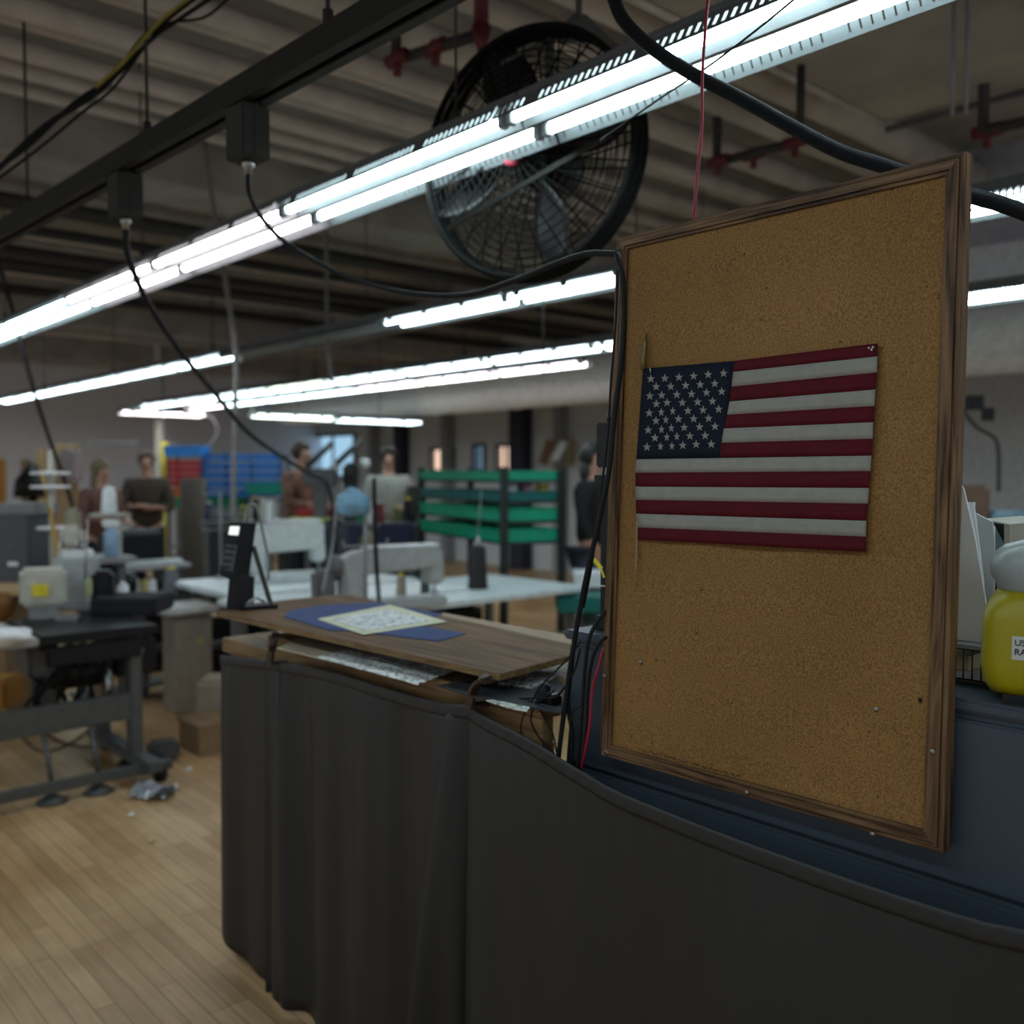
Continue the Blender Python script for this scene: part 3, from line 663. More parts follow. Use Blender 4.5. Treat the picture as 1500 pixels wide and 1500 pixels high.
for (pp) in ([(404, 928), (401, 940), (398, 955), (396, 972)], [(716, 990), (703, 997), (693, 1012), (687, 1036)]):
    Q = catmull([on_x(pp[0][0], pp[0][1], 1.272)] + [on_x(x, y, 1.252) for x, y in pp[1:]], 6)
    b = MB(); 
    for a, c_ in zip(Q, Q[1:]): b.bar(a, c_+(c_-a)*.15, .020, .008)
    e = Q[0]; b.box((e.x+.04, e.y, SZ-TH-.003), (.12, .02, .006)); b.bar(Q[-1], (CX+.06, Q[-1].y, Q[-1].z-.002), .02, .006); b.build('iron_bracket', IRON, sh)
# ---- things lying on shelf and counter
def sheet(name, label, cat, pts, z, m, th=.0012, wav=0, group=None):
    P = [on_z(x, y, z) for x, y in pts]; b = MB()
    if wav and len(P) == 4:
        G = []
        for i in range(25):
            c_ = []
            for j in range(17):
                f, g = i/24, j/16; p_ = P[0].lerp(P[1], f).lerp(P[3].lerp(P[2], f), g)
                p_ = p_+Vector((0, 0, wav*(.6+random.random()*.8*(1 if 0 < i < 24 else .3)))); c_.append(p_)
            G.append(c_)
        b.grid(G, smooth=False); o = b.build(name, m, solid=th*.5)
    else: o = b.prism(P, (0, 0, th)).build(name, m)
    return tag(o, label, cat, group)
CLB = mat('blue_cloth', (.030, .058, .18), .8, bump=.3, bscale=500)
sheet('blue_cloth', 'navy blue cut cloth lying flat on the raised plywood shelf', 'cloth', [(416, 904), (425, 895), (476, 887), (553, 883), (648, 900), (600, 914), (683, 929), (641, 940), (520, 925), (484, 924)], SZ+.0003, CLB, .002)
PAT = crumple_mat('patterned_paper', (.12, .17, .30), (.78, .80, .76), 30, .35)
o = sheet('paper_sheet', 'pale yellow sheet with a blue printed pattern on the blue cloth', 'paper', [(465, 907), (572, 886), (655, 911), (532, 930)], SZ+.0028, mat('pale_yellow_paper', (.62, .61, .43), .6), .001)
P4 = [on_z(*q, SZ+.0046) for q in ((485, 907), (568, 892), (632, 909), (536, 924))]
MB().prism(P4, (0, 0, .0004)).build('printed_pattern', PAT, o)
FOIL = crumple_mat('silvery_plastic', (.30, .32, .31), (.85, .88, .86), 40, .25, .2)
sheet('crumpled_plastic', 'crumpled clear and white plastic sheet on the counter under the shelf', 'plastic', [(465, 966), (540, 946), (672, 984), (612, 1006)], TZ+.002, FOIL, .0006, .006)
sheet('crumpled_plastic', 'smaller crumpled white plastic at the right end of the counter', 'plastic', [(728, 1005), (790, 985), (826, 990), (780, 1012)], TZ+.002, FOIL, .0006, .005)
sheet('paper_sheet', 'plain beige paper on the counter behind the left bracket', 'paper', [(405, 950), (440, 934), (560, 958), (470, 966)], TZ+.0005, mat('beige_paper', (.48, .40, .29), .7), .001)
DCL = mat('dark_cloth', (.028, .028, .034), .7, bump=.3, bscale=300)
sheet('dark_cloth', 'folded dark grey cloth lying on the counter beside the cables', 'cloth', [(640, 1006), (745, 990), (826, 1002), (822, 1046), (700, 1024)], TZ+.0022, DCL, .004)
o = MB().prism([on_z(*q, TZ+.0068) for q in ((712, 1027), (722, 1026), (776, 1037), (772, 1043), (745, 1038))], (0, 0, .002)).build('foil_strip', FOIL); tag(o, 'thin silver foil strip on the edge of the dark cloth', 'foil')

# ---- cables by the board
XF = 1.300
def cb(label, pts, r, m=BLKR, x=XF, name='power_cable'): return cablething(name, label, [on_x(a, b_, x+(c_ if c_ else 0)) for a, b_, c_ in [(*p, 0) if len(p) == 2 else p for p in pts]], r, m)
cb('thick black cable running down the left edge of the board', [(903, 372), (911, 400, -.01), (914, 460), (910, 530), (900, 610), (892, 690), (876, 770), (862, 830), (850, 890), (838, 960), (828, 1030), (818, 1110), (812, 1180)], .0052)
cb('slimmer black cable beside the thick one, left of the board', [(905, 395, .02), (902, 470, .02), (895, 560, .02), (890, 640, .02), (878, 740, .02), (868, 820, .01), (855, 890, .01)], .0022)
cb('black cable arching out from behind the board foot', [(892, 890, .035), (874, 912, .01), (862, 940), (856, 990), (852, 1050), (846, 1120), (842, 1180)], .0038)
cb('second black cable arching just inside the first at the board foot', [(895, 930, .035), (880, 940, .01), (868, 965), (861, 1010), (858, 1070), (850, 1130), (846, 1180)], .0034)
cb('crimson red cable dropping beside the board foot', [(884, 950, .03), (877, 975, .005), (868, 1010), (864, 1060), (857, 1100), (848, 1140), (842, 1190)], .0028, mat('crimson_cable', (.34, .01, .035), .4))
cb('thin black cable stretched from the bracket to the cabinet corner', [(694, 1030, -.03), (730, 1026), (790, 1022), (815, 1020), (840, 985), (850, 950)], .0022)
cb('thin black loop hanging nearest the bracket', [(800, 1015), (772, 1040), (763, 1065), (770, 1082), (800, 1100), (822, 1120)], .0016)
cb('black loop hanging in the middle of the cable tangle', [(812, 1012), (785, 1032), (778, 1055), (790, 1080), (812, 1105), (822, 1130)], .0022)
cb('thin black cable crossing the tangle towards the curtain', [(770, 1022), (792, 1042), (808, 1070), (815, 1100), (820, 1130)], .0018)
cb('black cable rising from the tangle past the shelf corner', [(775, 1036), (790, 1008), (812, 985), (834, 962), (850, 940)], .0020)
cb('short black cable looping against the cabinet front', [(850, 1035), (838, 1045), (834, 1080), (830, 1130)], .0020)
cb('black cable lying along the cabinet front above the curtain', [(842, 930, .03), (838, 970, .015), (832, 1030, .01), (838, 1080, .01), (832, 1140)], .0042)
o = MB().lathe([(.0, 0), (.012, 0), (.014, .004), (.014, .03), (.008, .036), (0, .036)], on_x(797, 1018, 1.33)+Vector((0, 0, -.012)), 12).box(on_x(815, 1020, 1.345)+Vector((-.02, 0, 0)), (.03, .05, .022), bev=.004).build('cable_plug', BLACK); tag(o, 'black plug block in the middle of the cable tangle', 'plug')
o = MB().box(on_x(892, 652, 1.47), (.03, .05, .092), bev=.004).tube([on_x(893, 618, 1.47), on_x(893, 606, 1.47)], .006, 8).box(on_x(889, 700, 1.47), (.028, .045, .012)).box(on_x(888, 780, 1.47), (.012, .02, .22)).box((on_x(888, 780, 1.47).x, on_x(888, 780, 1.47).y, (on_x(888, 870, 1.47).z+CZT)/2), (.012, .02, abs(on_x(888, 870, 1.47).z-CZT)+.03)).build('handset', BLACK)
tag(o, 'black handset on a narrow stand just left of the board', 'device')
o = MB().bar(on_x(869, 818, 1.44), on_x(880, 832, 1.44), .012, .002).bar(on_x(880, 832, 1.44), on_x(885, 846, 1.44), .004, .002).build('cable_tag', YEL); tag(o, 'small yellow tag tied to the cable left of the board', 'tag')
o = MB().box((XC+.10, yc-.085, CZT+.0165), (.12, .10, .03), bev=.004).build('power_adapter', BLACK); tag(o, 'black power adapter on the cabinet top by its left corner', 'adapter')

# ---- things on the cabinet, right of the board
def vert_sheet(pts, x, th, name, m, par=None, tilt=None):
    P = [on_x(a, b_, x) for a, b_ in pts]; return MB().prism(P, (th, 0, 0)).build(name, m, par)
x_ = 1.50
fz = on_x(1420, 1000, x_)
tr = thing('wire_tray', 'black wire mesh letter tray on the cabinet under the plastic sleeves', 'tray', (1.55, fz.y, CZT))
BX = lambda px, py, x: on_x(px, py, x)
yA, yB = on_x(1370, 990, 1.5).y, on_x(1470, 990, 1.5).y
b = MB(); zt_ = CZT+.055
for z in (CZT+.006, zt_):
    b.tube([(1.45, yB, z), (1.45, yA, z), (1.70, yA, z), (1.70, yB, z), (1.45, yB, z)], .0022, 6)
for k in range(9):
    yy = yB+(yA-yB)*k/8; b.tube([(1.45, yy, CZT+.006), (1.70, yy, CZT+.006)], .0012, 5); b.tube([(1.45, yy, CZT+.006), (1.45, yy, zt_)], .0012, 5)
for k in range(8): xx = 1.45+.25*k/7; b.tube([(xx, yA, CZT+.006), (xx, yB, CZT+.006)], .0012, 5)
b.build('mesh', DARKP, tr)
b = MB().box((1.575, (yA+yB)/2, zt_+.004), (.26, yA-yB+.01, .006)).build('top_deck', MIDG, tr)
PB = mat('white_plastic_sleeve', (.86, .88, .92), .15, noise=.05, nscale=4, bump=.3, bscale=14)
PG = mat('grey_plastic_sleeve', (.62, .63, .63), .25, noise=.1, nscale=6, bump=.3, bscale=10)
zb_ = zt_+.0075
def leaf(label, x, outline, m, lean=.02, th=.004):
    P = []
    for a, b_ in outline:
        p_ = on_x(a, b_, x); P.append(p_)
    zmin = min(p_.z for p_ in P); dz = max(0, zb_-zmin); z1_ = max(p_.z for p_ in P)
    P = [Vector((p_.x+lean*(p_.z-zmin)/(z1_-zmin), p_.y, max(p_.z, zb_))) for p_ in P]
    o = MB().prism(P, (th, 0, 0)).build('plastic_sleeve', m); return tag(o, label, 'sleeve', 'plastic sleeves beside the board')
leaf('front white plastic sleeve of papers beside the board, shiny with creases', 1.475, [(1350, 960), (1450, 947), (1441, 880), (1424, 790), (1405, 716), (1350, 640)], PB)
leaf('second white sleeve, its squared top showing just behind the front one', 1.49, [(1350, 960), (1443, 950), (1436, 850), (1419, 745), (1419, 736), (1350, 736)], PB)
leaf('grey translucent sleeve sticking out furthest right behind the white ones', 1.51, [(1350, 960), (1448, 930), (1452, 860), (1450, 790), (1446, 765), (1420, 752), (1350, 750)], PG)
leaf('pale sleeve sandwiched at the back of the upright bundle', 1.53, [(1350, 960), (1440, 930), (1452, 850), (1449, 772), (1436, 760), (1350, 756)], PB)
fb = thing('file_box', 'black file holder with a cream rim standing behind the plastic sleeves', 'file holder', on_x(1460, 900, 1.62))
MB().prism([on_x(a, b_, 1.60) for a, b_ in ((1440, 962), (1470, 962), (1471, 768), (1440, 764))], (.16, 0, 0)).build('body', BLACK, fb)
MB().prism([on_x(a, b_, 1.598) for a, b_ in ((1470, 962), (1479, 962), (1479, 768), (1440, 760), (1440, 764), (1471, 768))], (.16, 0, 0)).build('rim', mat('cream_rim', (.40, .38, .30), .5), fb)
MB().prism([on_x(a, b_, 1.596) for a, b_ in ((1449, 765), (1456, 768), (1470, 795), (1470, 812), (1453, 828), (1452, 800))], (.001, 0, 0)).build('leaflet', mat('leaflet_grey_green', (.16, .22, .24), .3), fb)
o = MB().box((1.56, on_x(1420, 1000, 1.5).y, CZT+.0135), (.2, .12, .003)).box((1.56, on_x(1415, 1000, 1.5).y, CZT+.010), (.2, .16, .003)).build('loose_papers', mat('loose_paper_white', (.6, .6, .62), .6)); tag(o, 'white loose papers lying inside the black wire tray', 'papers')
o = MB().box((1.52, on_x(1402, 990, 1.5).y, CZT+.027), (.08, .05, .022)).build('small_carton', mat('pale_yellow_card', (.55, .48, .25), .6)); tag(o, 'small pale yellow carton on the papers in the wire tray', 'box')
# yellow container
cc_ = on_x(1535, 1000, 1.442); fd = Vector((ray(1500, 900).x, ray(1500, 900).y, 0)).normalized(); rz = math.atan2(fd.y, fd.x)-PI/2
t = thing('sharps_container', 'yellow tub for used blades with a domed translucent lid', 'container', (cc_.x, cc_.y, CZT+.0025), rz, local=True)
YB = mat('bright_yellow_plastic', (.34, .28, .0), .4, noise=.04)
def rbox(b, w, d, z0, z1, r, taper=1.0, n=6):
    rings = []
    for z, s in ((z0, taper), (z1, 1.0)): pass
    return b
def rrect(w, d, r, n=6):
    out = []
    for cx, cy, a0 in ((w/2-r, d/2-r, 0), (-w/2+r, d/2-r, 90), (-w/2+r, -d/2+r, 180), (w/2-r, -d/2+r, 270)):
        for k in range(n+1): a = math.radians(a0+90*k/n); out.append((cx+r*math.cos(a), cy+r*math.sin(a)))
    return out
def loft(b, secs, cap=True):
    rings = [[b.bm.verts.new((x, y, z)) for x, y in rrect(w, d, r)] for (w, d, r, z) in secs]; fs = []
    for a, c_ in zip(rings, rings[1:]):
        n = len(a)
        for k in range(n): f = b.bm.faces.new((a[k], a[(k+1) % n], c_[(k+1) % n], c_[k])); f.smooth = True; fs.append(f)
    fs += [b.bm.faces.new(rings[0][::-1]), b.bm.faces.new(rings[-1])]; b._mark(fs); return b
loft(MB(), [(.120, .09, .03, .010), (.146, .115, .035, .012), (.162, .128, .035, .026), (.168, .132, .035, .05), (.166, .130, .035, .108), (.160, .124, .035, .124), (.145, .11, .035, .140), (.128, .10, .04, .152)]).build('tub', YB, t)
MB().box((.012, -.004, .006), (.135, .115, .013)).build('foot', BLACK, t)
loft(MB(), [(.122, .098, .045, .150), (.132, .108, .05, .153), (.134, .11, .05, .158), (.150, .124, .058, .172), (.152, .126, .058, .186), (.142, .118, .056, .202), (.115, .095, .045, .214), (.07, .06, .028, .221)]).build('lid', mat('translucent_lid', (.30, .33, .33), .3, noise=.04), t)
lb = MB().box((.004, -.0664, .078), (.098, .0006, .032)).build('label', mat('label_white', (.55, .55, .53), .6), t)
for k, s_ in enumerate(('USED NEEDLES', 'RAZOR BLADES')):
    cu = bpy.data.curves.new('lettering', 'FONT'); cu.body = s_; cu.size = .0118; cu.extrude = .0001; cu.offset = .0002
    to = bpy.data.objects.new('lettering', cu); COL.objects.link(to); to.parent = t; to.location = (-.042, -.0672, .0815-k*.0125); to.rotation_euler = (PI/2, 0, 0)
    cu.materials.append(BLACK)
    me_ = to.to_mesh().copy(); mo_ = bpy.data.objects.new('lettering', me_); COL.objects.link(mo_); mo_.parent = t; mo_.location = to.location; mo_.rotation_euler = to.rotation_euler
    bpy.data.objects.remove(to); me_.materials.clear(); me_.materials.append(BLACK)

# ---- meter on the shelf
T0 = 2.86
mt = thing('handheld_meter', 'black handheld meter tilted on a stand at the left end of the shelf', 'device', on_z(350, 888, SZ))
side = (dep(377, 766, T0+.05)-dep(353, 765, T0)); 
b = MB(); b.prism([dep(333, 766, T0), dep(353, 765, T0), dep(341, 852, T0-.01), dep(320, 843, T0-.01)], side)
bmesh.ops.bevel(b.bm, geom=list(b.bm.edges), offset=.004, segments=2, affect='EDGES'); b.build('body', BLACK, mt)
off = lambda p_: p_-cf*.0015
MB().prism([off(dep(a, b_, T0-.004)) for a, b_ in ((337, 771), (351, 771), (349, 784), (335, 783))], cf*.001).build('screen', mat('lit_screen', (.7, .72, .7), .3, emit=(.8, .85, .82), es=.7), mt)  # small white spot given emission so that it glows
MB().prism([off(dep(a, b_, T0-.007)) for a, b_ in ((331, 797), (348, 799), (341, 837), (323, 832))], cf*.001).build('keypad', mat('keypad_grey', (.075, .085, .09), .5), mt)
for r_ in range(4): MB().prism([off(off(dep(a, b_, T0-.007))) for a, b_ in ((331-r_*2.1, 801+r_*9), (345-r_*2.1, 803+r_*9), (344-r_*2.1, 806+r_*9), (330-r_*2.1, 804+r_*9))], cf*.001).build('key', BLACK, mt)
zb2 = SZ+.001
q = [on_z(330, 893, zb2), on_z(356, 896, zb2)]
b = MB(); e_ = cr*.024*2+cf*.02
b.prism([dep(336, 843, T0), dep(347, 846, T0), Vector((*dep(345, 890, T0).xy, zb2)), Vector((*dep(331, 888, T0).xy, zb2))], e_); b.build('grip', BLACK, mt)
b = MB(); kb = Vector((*dep(398, 883, T0+.05).xy, zb2)); b.bar(dep(371, 800, T0+.04), kb, .008, .012); b.build('kickstand', mat('dark_kickstand', (.03, .028, .02), .5), mt)
b = MB(); pA = Vector((*dep(352, 890, T0).xy, zb2+.006)); pB = Vector((*dep(403, 882, T0+.06).xy, zb2+.006)); b.bar(pA, pB, .05, .010)
b.build('base_plate', BLACK, mt)
MB().bar(pA.lerp(pB, .1)+Vector((0, 0, .008)), pA.lerp(pB, .8)+Vector((0, 0, .008)), .03, .007).tube([pA.lerp(pB, .2)+Vector((0, 0, .012)), pA.lerp(pB, .45)+Vector((0, 0, .028)), pA.lerp(pB, .7)+Vector((0, 0, .012))], .005, 8).build('clamp', STEEL, mt)
b = MB().cable([dep(357, 768, T0+.02), dep(362, 748, T0+.02), dep(369, 738, T0+.02), dep(377, 745, T0+.03), dep(384, 775, T0+.05), dep(392, 815, T0+.05), dep(393, 850, T0+.05)], .0045, 8); b.build('handle_strap', mat('strap_grey', (.25, .26, .24), .5), mt)

# ================================================================== WORKSHOP BEHIND
def table(name, label, x0, x1, y0, y1, z, topm, legm, th=.035, group=None):
    t = thing(name, label, 'table', ((x0+x1)/2, (y0+y1)/2, 0), group=group)
    MB().box(((x0+x1)/2, (y0+y1)/2, z-th/2), (x1-x0, y1-y0, th), bev=.006).build('tabletop', topm, t)
    for x in (x0+.08, x1-.08):
        for y in (y0+.08, y1-.08): MB().box((x, y, (z-th)/2), (.045, .045, z-th)).build('leg', legm, t)
        MB().box((x, (y0+y1)/2, .06), (.05, y1-y0-.12, .04)).build('foot_rail', legm, t)
    MB().box(((x0+x1)/2, y1-.08, .3), (x1-x0-.2, .03, .05)).build('stretcher', legm, t)
    MB().box((x0+(x1-x0)*.42, (y0+y1)/2, z-th-.13), (.22, .20, .25), bev=.03).lathe([(.07, 0), (.07, .12), (0, .12)], (x0+(x1-x0)*.42+.11, (y0+y1)/2, z-th-.15), 14, 'X').build('drive_motor', BLACK, t)
    MB().box(((x0+x1)/2, (y0+y1)/2, .09), (.34, .22, .02)).build('treadle', legm, t)
    return t
def sewing_machine(label, p, rz, m, L=.5, H=.30, dark=GREYM, flip=1):
    t = thing('sewing_machine', label, 'sewing machine', p, rz, local=True)
    s = flip
    MB().box((0, 0, .03), (L, .17, .06), bev=.012).build('bed', m, t)
    loft2 = MB(); loft2.box((-s*L*.38, 0, .14), (L*.2, .13, .18), bev=.02); loft2.build('column', m, t)
    b = MB(); b.prism([(-L*.48*s, -.06, .19), (L*.48*s, -.06, .215), (L*.48*s, -.06, H*.97), (L*.30*s, -.06, H), (-L*.36*s, -.06, H*.97), (-L*.48*s, -.06, H*.85)], (0, .12, 0))
    bmesh.ops.bevel(b.bm, geom=list(b.bm.edges), offset=.012, segments=2, affect='EDGES'); b.build('arm', m, t)
    MB().box((s*L*.41, 0, .19), (L*.17, .11, .13), bev=.015).build('needle_head', m, t)
    MB().box((s*L*.10, 0, H+.006), (L*.7, .10, .014), bev=.004).build('top_cover', WHT, t)
    MB().tube([(s*L*.43, 0, .13), (s*L*.43, 0, .065)], .006, 8).box((s*L*.43, 0, .065), (.02, .04, .006)).build('presser_foot', STEEL, t)
    MB().lathe([(.02, 0), (.065, 0), (.07, .01), (.07, .025), (.05, .035), (0, .035)], M=Matrix.Translation((-s*L*.49, 0, H*.72)) @ Matrix.Rotation(-s*PI/2, 4, 'Y'), n=20).build('handwheel', dark, t)
    MB().box((-s*L*.63, .0, .12), (.10, .13, .22), bev=.02).build('motor', dark, t)
    return t
def cone(label, p, r, h, m, tip=YEL, cat='thread cone', group=None):
    t = thing('thread_cone', label, cat, p, group=group)
    p = Vector(p)
    MB().lathe([(r*1.05, 0), (r*1.1, h*.03), (r, h*.06), (r*.78, h*.86), (r*.6, h*.9), (0, h*.9)], p, 16).build('thread', m, t)
    MB().lathe([(r*.5, h*.9), (r*.38, h), (0, h)], p, 12).build('cone_tip', tip, t); return t
def thread_stand(label, p, h, mask=False, arms=2, m=MIDG):
    t = thing('thread_stand', label, 'stand', p); p = Vector(p)
    MB().lathe([(.05, 0), (.05, .01), (.02, .02), (0, .02)], p, 14).build('base', m, t)
    MB().tube([p, p+Vector((0, 0, h))], .009, 8).build('pole', m, t)
    for k in range(arms):
        z = h*(.98-.42*k); MB().tube([p+Vector((-.13, 0, z)), p+Vector((.13, 0, z))], .005, 6).tube([p+Vector((-.13, 0, z)), p+Vector((-.13, 0, z+.03))], .004, 6).tube([p+Vector((.13, 0, z)), p+Vector((.13, 0, z+.03))], .004, 6).build('guide_arm', m, t)
    return t
WZ = .76
# ---- white table with grey machine (right)
cR = on_z(862, 858, WZ); cF = on_z(742, 838, WZ); cL = on_z(480, 915, WZ)
wt = table('sewing_table', 'white sewing table behind the right end of the raised shelf', cL.x, cR.x, cR.y, cF.y, WZ, WTOP, mat('table_leg_grey', (.16, .17, .19), .5))
pm_ = on_z(590, 885, WZ)
sewing_machine('grey sewing machine on the white table, seen above the raised shelf', (dep(575, 700, 5.1).x, dep(575, 700, 5.1).y+.02, WZ), math.radians(-12), MGREY, .60, .33)
p = on_z(700, 862, WZ); cone('big black thread cone standing alone on the white table', p, .062, .30, BLACK, MIDG)
t = thing('thread_guide', 'thin thread guide wire rising above the big black cone', 'wire', p+Vector((0, 0, .30)))
MB().tube([p+Vector((0, 0, .28)), p+Vector((0, 0, .33))], .012, 8).build('stem', STEEL, t); MB().tube([p+Vector((.0, 0, .33)), p+Vector((.03, 0, .62))], .003, 5).build('thread', MIDG, t)
cone('beige thread cone with a yellow tip on the white table', on_z(588, 884, WZ), .033, .17, mat('beige_thread', (.45, .40, .32), .9))
cone('dark grey thread cone with an orange tip on the white table', on_z(623, 870, WZ), .030, .16, mat('dark_grey_thread', (.06, .07, .07), .9), mat('orange_tip', (.55, .35, .05), .6))
p = on_z(655, 866, WZ); tag(MB().box(p+Vector((0, 0, .011)), (.22, .15, .02), bev=.003).build('paper_pad', WHT), 'white pad of paper lying on the white table by the dark cone', 'paper pad')
ps = dep(535, 700, 4.75); thread_stand('grey thread stand draped with the blue face mask', (ps.x, ps.y, WZ), .66)
# blue mask
mk = thing('face_mask', 'light blue face mask hanging on the thread stand', 'mask', dep(515, 740, 4.7))
b = MB(); P = []
for i in range(11):
    f = i/10; c_ = []
    for j in range(9):
        g = j/8; px = 493+(541-493)*f; pyt = 728-14*math.sin(PI*min(1, f*1.1)); pyb = 752+6*math.sin(PI*f)-2*f
        p_ = dep(px, pyt+(pyb-pyt)*g, 4.70-.05*math.sin(PI*f)*math.sin(PI*g)+.006*math.sin(g*19)); c_.append(p_)
    P.append(c_)
b.grid(P).build('cloth', mat('mask_blue', (.20, .42, .60), .7), mk, solid=.003)
MB().cable([dep(493, 735, 4.7), dep(490, 770, 4.7), dep(487, 800, 4.72), dep(472, 868, 4.6)], .006, 6).build('ear_loop', MIDG, mk)
MB().cable([dep(540, 738, 4.7), dep(545, 765, 4.7), dep(541, 785, 4.7)], .003, 6).build('ear_loop', MIDG, mk)
cablething('power_lead', 'black lead hanging in front of the grey machine to the white table', [dep(548, 700, 4.7), dep(549, 760, 4.7), dep(551, 820, 4.72), on_z(556, 893, WZ)+Vector((0, 0, .008))], .011)
# ---- white table with machine behind the meter
aN = on_z(345, 872, WZ); aF = on_z(282, 848, WZ); aR = on_z(470, 853, WZ)
table('sewing_table', 'white sewing table behind the handheld meter', aN.x, aN.x+1.35, aN.y, aF.y, WZ, WTOP, GREYM)
pq = on_z(425, 852, WZ)
sewing_machine('white sewing machine behind the handheld meter, its arm bridging a dark gap', (pq.x, pq.y+.05, WZ), math.radians(-14), mat('machine_white', (.60, .66, .66), .45), .52, .40)
o = MB().box((pq.x+.40, pq.y+.10, WZ+.20), (.16, .22, .40), bev=.05).build('fabric_cover', mat('dark_violet_cloth', (.04, .04, .055), .8)); tag(o, 'dark cloth cover standing right of the white sewing machine', 'cover')
for k, (px, hh, lab) in enumerate(((343, .82, 'tall grey thread stand'), (322, .6, 'short grey thread stand'))):
    p_ = dep(px, 700, 6.3+k*.3); thread_stand(lab+' just left of the handheld meter', (p_.x, p_.y, WZ), hh, m=mat('stand_grey', (.26, .26, .27), .5))
# ---- middle white cloth machine station with tray
bN = on_z(225, 828, .78)
table('sewing_table', 'white worktable in front of the man in the brown sweater', bN.x-.38, bN.x+.30, bN.y, bN.y+.5, .78, mat('grey_white_top', (.48, .48, .50), .5), GREYM)
p = Vector((bN.x-.05, bN.y+.28, 0)); o = thing('label_printer', 'black boxy machine on the worktable before the man in the brown sweater', 'machine', (p.x, p.y, .785))
MB().box((p.x, p.y+.05, .89), (.42, .28, .22), bev=.02).build('body', BLACK, o); MB().box((p.x, p.y, 1.02), (.40, .12, .05), bev=.01).build('lid', GREYM, o)
o = MB().box((p.x+.1, p.y-.17, .796), (.42, .09, .03), bev=.005).build('paper_tray', WHT); tag(o, 'white tray of papers in front of the black boxy machine', 'tray')
# ---- far bench of stacked stuff
def crate(name, label, cat, c, d, m, rz=0, group=None, lip=True):
    t = thing(name, label, cat, (c[0], c[1], c[2]-d[2]/2), rz, group, local=True)
    w_, dd, h = d; b = MB()
    b.box((0, 0, .006), (w_*.94, dd*.94, .012)); tt = .008
    for sx in (-1, 1): b.prism([(sx*w_*.47, -dd*.47, 0), (sx*w_*.47, dd*.47, 0), (sx*w_*.5, dd*.5, h), (sx*w_*.5, -dd*.5, h)], (-sx*tt, 0, 0))
    for sy in (-1, 1): b.prism([(-w_*.47, sy*dd*.47, 0), (w_*.47, sy*dd*.47, 0), (w_*.5, sy*dd*.5, h), (-w_*.5, sy*dd*.5, h)], (0, -sy*tt, 0))
    b.build('tub', m, t)
    b = MB(); 
    for sx in (-1, 1): b.box((sx*w_*.5, 0, h-.008), (.02, dd, .018))
    for sy in (-1, 1): b.box((0, sy*dd*.5, h-.008), (w_, .02, .018))
    b.build('rim', m, t); return t
RN = ['top', 'second', 'third', 'fourth', 'fifth', 'sixth']
T = 12.0; u_ = T/FP
def rack(name, label, cx0, cx1, py0, py1, t_, depth=.4, levels=4, m=GREYM, ang=None):
    A, B = dep(cx0, 700, t_), dep(cx1, 700, t_); z0, z1_ = 0, dep(cx0, py0, t_).z
    d = (B-A); d.z = 0; L_ = d.length; a = math.atan2(d.y, d.x) if ang is None else ang; M_ = (A+B)/2
    t = thing(name, label, 'rack', (M_.x, M_.y, 0), a, local=True)
    for sx in (-1, 1):
        for sy in (0, 1): MB().box((sx*L_/2, sy*depth, z1_/2), (.04, .04, z1_)).build('post', m, t)
    zb = dep(cx0, py1, t_).z
    for k in range(levels):
        z = zb+(z1_-zb)*k/max(1, levels-1); MB().box((0, depth/2, z-.012), (L_, depth, .02)).build('shelf', m, t)
    return t, a, L_, M_
def bin_grid(px0, px1, py0, py1, nc, nr, m, cname, t_, where, name='storage_bin', colnames=None):
    for r_ in range(nr):
        for c_ in range(nc):
            wpx = (px1-px0)/nc; hpx = (py1-py0)/nr; p_ = dep(px0+wpx*(c_+.5), py0+hpx*(r_+.5), t_)
            col_ = '' if nc == 1 else ', %s column from the left' % ORD[c_]
            crate(name, '%s storage bin%s, %s row %s' % (cname, col_, RN[r_], where), 'bin', p_, (wpx*t_/FP*.95, .32, hpx*t_/FP*.82), m, -YAW, '%s bins %s' % (cname, where))
rack('bin_rack', 'dark rack holding the red and blue bins at the back wall', 246, 412, 664, 800, 12.25, .36, 3)
p = dep(274, 661, 11.9); crate('storage_bin', 'bright blue bin on top of the red stack', 'bin', p, (.46, .4, .13), mat('bright_blue_plastic', (.02, .20, .60), .5), -YAW)
bin_grid(250, 298, 674, 712, 1, 4, RED, 'red', 11.9, 'in the stack at the back')
p = dep(274, 721, 11.9); crate('storage_bin', 'orange bin under the red stack', 'bin', p, (.42, .4, .12), ORANGE, -YAW)
bin_grid(300, 410, 664, 728, 3, 5, BLUE, 'blue', 12.0, 'of the wide blue stack')
p = dep(330, 735, 11.8); crate('storage_bin', 'dark green bin below the blue stack', 'bin', p, (.50, .4, .13), mat('dark_green_plastic', (.0, .12, .07), .5), -YAW)
p = dep(263, 735, 11.8); crate('storage_bin', 'green bin below the orange one', 'bin', p, (.26, .4, .13), mat('mid_green_plastic', (.01, .20, .08), .5), -YAW)
p = dep(390, 715, 11.6); crate('storage_bin', 'teal green bin in front of the blue stack', 'bin', p, (.44, .3, .13), mat('teal_green', (.0, .20, .16), .5), -YAW)
